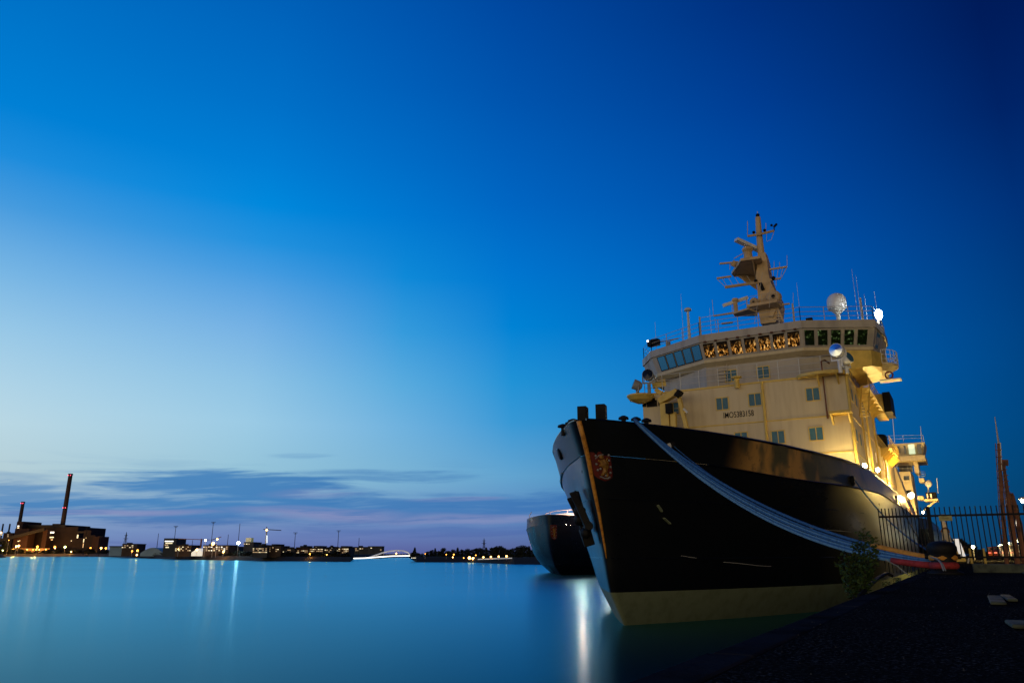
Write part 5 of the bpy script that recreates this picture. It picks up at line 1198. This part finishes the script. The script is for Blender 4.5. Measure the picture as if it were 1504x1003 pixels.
for k, (px, py, D, r_, m, lab) in enumerate(((313, 798, 405, .75, 'Lsodw', 'big orange flood lamp on the building site'), (319, 791.5, 405, .45, 'Lsodw', 'small flood lamp up on the crane cab'), (302, 793, 408, .42, 'Lcold', 'small cold lamp on the low crane'), (350, 797, 400, .70, 'Lcold', 'brilliant cold white flood lamp on the shore'), (289, 807, 405, .5, 'Lsodw', 'pale lamp by the white tent'), (328, 810, 402, .5, 'Lsodw', 'warm lamp on the ground floor of the low office'), (202, 808, 520, .6, 'Lsod', 'orange lamp by the vaulted shed'), (194, 809, 560, .5, 'Lsod', 'small orange lamp under the pylon'), (201, 814.5, 500, .5, 'Lsodw', 'white lamp at the waterline below the vaulted shed'), (262, 806, 430, .35, 'Lsodw', 'small lamp right of the tower block'), (455, 813, 345, .3, 'Lsod', 'small orange lamp below the apartment row'), (480, 814, 345, .3, 'Lsodw', 'small pale lamp right below the apartment row'))):
    far_lamp(px, py, D, r_, m, lab, 'lamps on the far shore')
# tall light masts
def light_mast(px, yt, D, lab, head=1):
    foot = at(px, 813, D); zt = at(px, yt, D).z; foot.z = 1.5
    # keep it vertical: foot under the head
    tp_ = at(px, yt, D); base_ = Vector((tp_.x, tp_.y, 1.5)); o = thing('floodlight_mast', base_, lab, 'light mast', 'tall light masts on the far shore')
    w_ = D/1148
    MB().bar(base_, (tp_.x, tp_.y, zt), w_*1.1, n=6, r2=w_*.35).build('mast_pole', 'roofd', o)
    if head: MB().cbox((tp_.x, tp_.y, zt), w_*6, w_*1.5, w_*.6, YAW).build('lamp_frame', 'roofd', o); MB().cbox((tp_.x, tp_.y, zt-1.6*w_), w_*4, w_, w_*.5, YAW).build('lamp_frame', 'roofd', o)
for px, yt, D, h_, lab in ((148.5, 787, 620, 1, 'light mast left of the pylon'), (128, 773, 900, 1, 'light mast behind the power station end'), (233, 783, 560, 0, 'thin mast left of the square tower block'), (258.5, 772.5, 480, 1, 'wide headed light mast at the tower block'), (283, 793, 450, 0, 'short thin mast before the white tent'), (313.5, 766.5, 430, 1, 'tallest light mast over the building site'), (335.5, 784.5, 430, 0, 'thin mast right of the orange flood lamp'), (352.5, 768.5, 440, 0, 'mast over the cold white flood lamp'), (434, 782, 420, 1, 'light mast right of the tower crane'), (497.5, 779, 420, 1, 'light mast above the apartment row'), (527.5, 789.5, 420, 0, 'thin mast left of the dark slab block')):
    light_mast(px, yt, D, lab, h_)
def pylon(px, yt, D, lab):
    tp_ = at(px, yt, D); w_ = D/1148; b0 = Vector((tp_.x, tp_.y, 1.5)); o = thing('power_pylon', b0, lab, 'pylon'); H = tp_.z-1.5
    m_ = MB()
    for sx_ in (-1, 1):
        for sy_ in (-1, 1): m_.bar(b0+Vector((sx_*H*.09, sy_*H*.09, 0)), b0+Vector((0, 0, H)), w_*.45)
    for k in range(6):
        z0, z1_ = H*k/6, H*(k+1)/6; a0_, a1_ = H*.09*(1-k/6), H*.09*(1-(k+1)/6); m_.bar(b0+Vector((-a0_, 0, z0)), b0+Vector((a1_, 0, z1_)), w_*.3); m_.bar(b0+Vector((a0_, 0, z0)), b0+Vector((-a1_, 0, z1_)), w_*.3)
    m_.build('lattice_tower', 'roofd', o)
    for z in (.72, .86): MB().cbox(b0+Vector((0, 0, H*z)), w_*(7 if z < .8 else 5), w_*.5, w_*.5, YAW).build('cross_arm', 'roofd', o)
pylon(186, 781, 700, 'lattice power pylon above the brown industrial block'); pylon(711, 790, 520, 'lattice mast rising above the wooded shore')
# tower cranes
tp_ = at(392, 776, 430); o = thing('tower_crane', (tp_.x, tp_.y, 1.5), 'tower crane with lit mast and horizontal jib right of the green cube', 'crane')
MB().bar((tp_.x, tp_.y, 1.5), tp_, .5).build('crane_mast', 'railw', o); J = lambda x, y: at(x, y, 430)
MB().bar(J(387, 777), J(413, 778.5), .4).build('jib', 'roofd', o); MB().bar(J(391.5, 773.5), tp_, .4).build('cab_tower', 'roofd', o); MB().sphere(J(391.8, 778), .55, 7).build('crane_lamp', 'Lsodw', o)
MB().bar(J(392.2, 786), J(392.2, 797), .28).build('mast_light_strip', lamp_mat('crane strip light', (.85, .95, 1), 1.5), o)
tp_ = at(296, 791, 440); o = thing('tower_crane', (tp_.x, tp_.y, 1.5), 'low reddish tower crane with a long jib left of the building site lamp', 'crane'); J = lambda x, y: at(x, y, 440)
MB().bar((tp_.x, tp_.y, 1.5), tp_, .6).build('crane_mast', 'rustd', o); MB().bar(J(262, 791), J(308, 792.5), .35).build('jib', 'rustd', o); MB().bar(J(310, 793), J(325, 788), .35).build('jib', 'rustd', o)
# arch bridge
BD = 560
ab_ = thing('arch_bridge', at(570, 813, BD)-Vector((0, 0, CZ)), 'white floodlit arch bridge between the apartment blocks and the wooded shore', 'bridge')
Bp = lambda x, y, dd=0: at(x, y, BD+dd)
MB().path([Bp(515, 820.5, -60), Bp(535, 820, -40), Bp(555, 818.5, -20), Bp(575, 817), Bp(603, 816.5, 30)], .7, 5).build('bridge_deck', 'grey', ab_)
MB().path([Bp(515, 820, -61), Bp(535, 819.5, -41), Bp(555, 817.8, -21), Bp(575, 816.4, -1), Bp(603, 816, 29)], .42, 5).build('rail_light', 'Lrail', ab_)
arch = [Bp(540, 819, -30), Bp(552, 815, -20), Bp(562, 811.5, -10), Bp(572, 809, 0), Bp(583, 808, 8), Bp(592, 808.5, 16), Bp(598, 810.5, 22), Bp(603, 814.5, 26)]
MB().path(arch, .45, 6).build('arch', mat('white arch with floodlight glow put in', (.8, .8, .8), .5, emit=(1, .97, .9), es=.25), ab_)  # floodlight on the arch put in as emission of the arch itself
MB().path(arch[:4], .35, 5).build('arch_light', lamp_mat('arch light', (1, .93, .8), 1.3), ab_)
hg = MB()
for i in range(9): x = 560+i*4.6; f = i/8; hg.bar(Bp(x, 811.5-3.4*math.sin(min(1, .2+f)*math.pi*.75), -8+30*f), Bp(x-2, 817, -8+30*f), .16)
hg.build('hangers', 'railw', ab_)
MB().sphere(Bp(582, 812.5, -5), .5, 6).build('bridge_lamp', 'Lsodw', ab_)
building(604, 616, 817, 330, 'bgrey', 'low pavilion with a strip of lit windows at the bridge end', 6, 1, 9, ('Wlit', 'Wwhite'), roofbox=False, name='waterside_pavilion', prob=.9)
# lamps on the wooded shore
for k, (px, py, r_, m, lab) in enumerate(((689.5, 819, .55, 'Lsodw', 'left brighter lamp of the harbour lamp pair on the wooded shore'), (695, 820, .5, 'Lsodw', 'right lamp of the harbour lamp pair on the wooded shore'), (624.5, 813, .16, 'Lsod', 'small lamp nearest the bridge on the wooded shore'), (655.5, 814, .2, 'Lsod', 'small lamp left of the lamp pair, farther one'), (666.5, 814, .24, 'Lsod', 'small upper lamp of the twin left of the pair'), (665, 818, .24, 'Lsodw', 'small lower lamp of the twin left of the pair'), (681, 819, .2, 'Lsod', 'tiny lamp just left of the lamp pair'), (699, 815, .2, 'Lsod', 'tiny lamp just right above the lamp pair'), (710, 818, .26, 'Lsodw', 'first causeway lamp right of the lamp pair'), (721, 817.5, .26, 'Lsodw', 'second causeway lamp right of the lamp pair'), (732.5, 817, .26, 'Lsodw', 'third causeway lamp right of the lamp pair'), (744, 816.5, .3, 'Lsodw', 'fourth causeway lamp right of the lamp pair'), (787.5, 816.5, .25, 'Lsodw', 'single lamp close against the dark blue ship'))):
    D = 300 if px < 700 else 255; p = at(px, py, D); o = thing('shore_lamp', (p.x, p.y, 1.2), lab, 'lamp', 'lamps on the wooded shore')
    MB().bar((p.x, p.y, 1.2), p, .1).build('lamp_post', 'grey', o); MB().sphere(p, r_, 7).build('lamp_head', m, o)
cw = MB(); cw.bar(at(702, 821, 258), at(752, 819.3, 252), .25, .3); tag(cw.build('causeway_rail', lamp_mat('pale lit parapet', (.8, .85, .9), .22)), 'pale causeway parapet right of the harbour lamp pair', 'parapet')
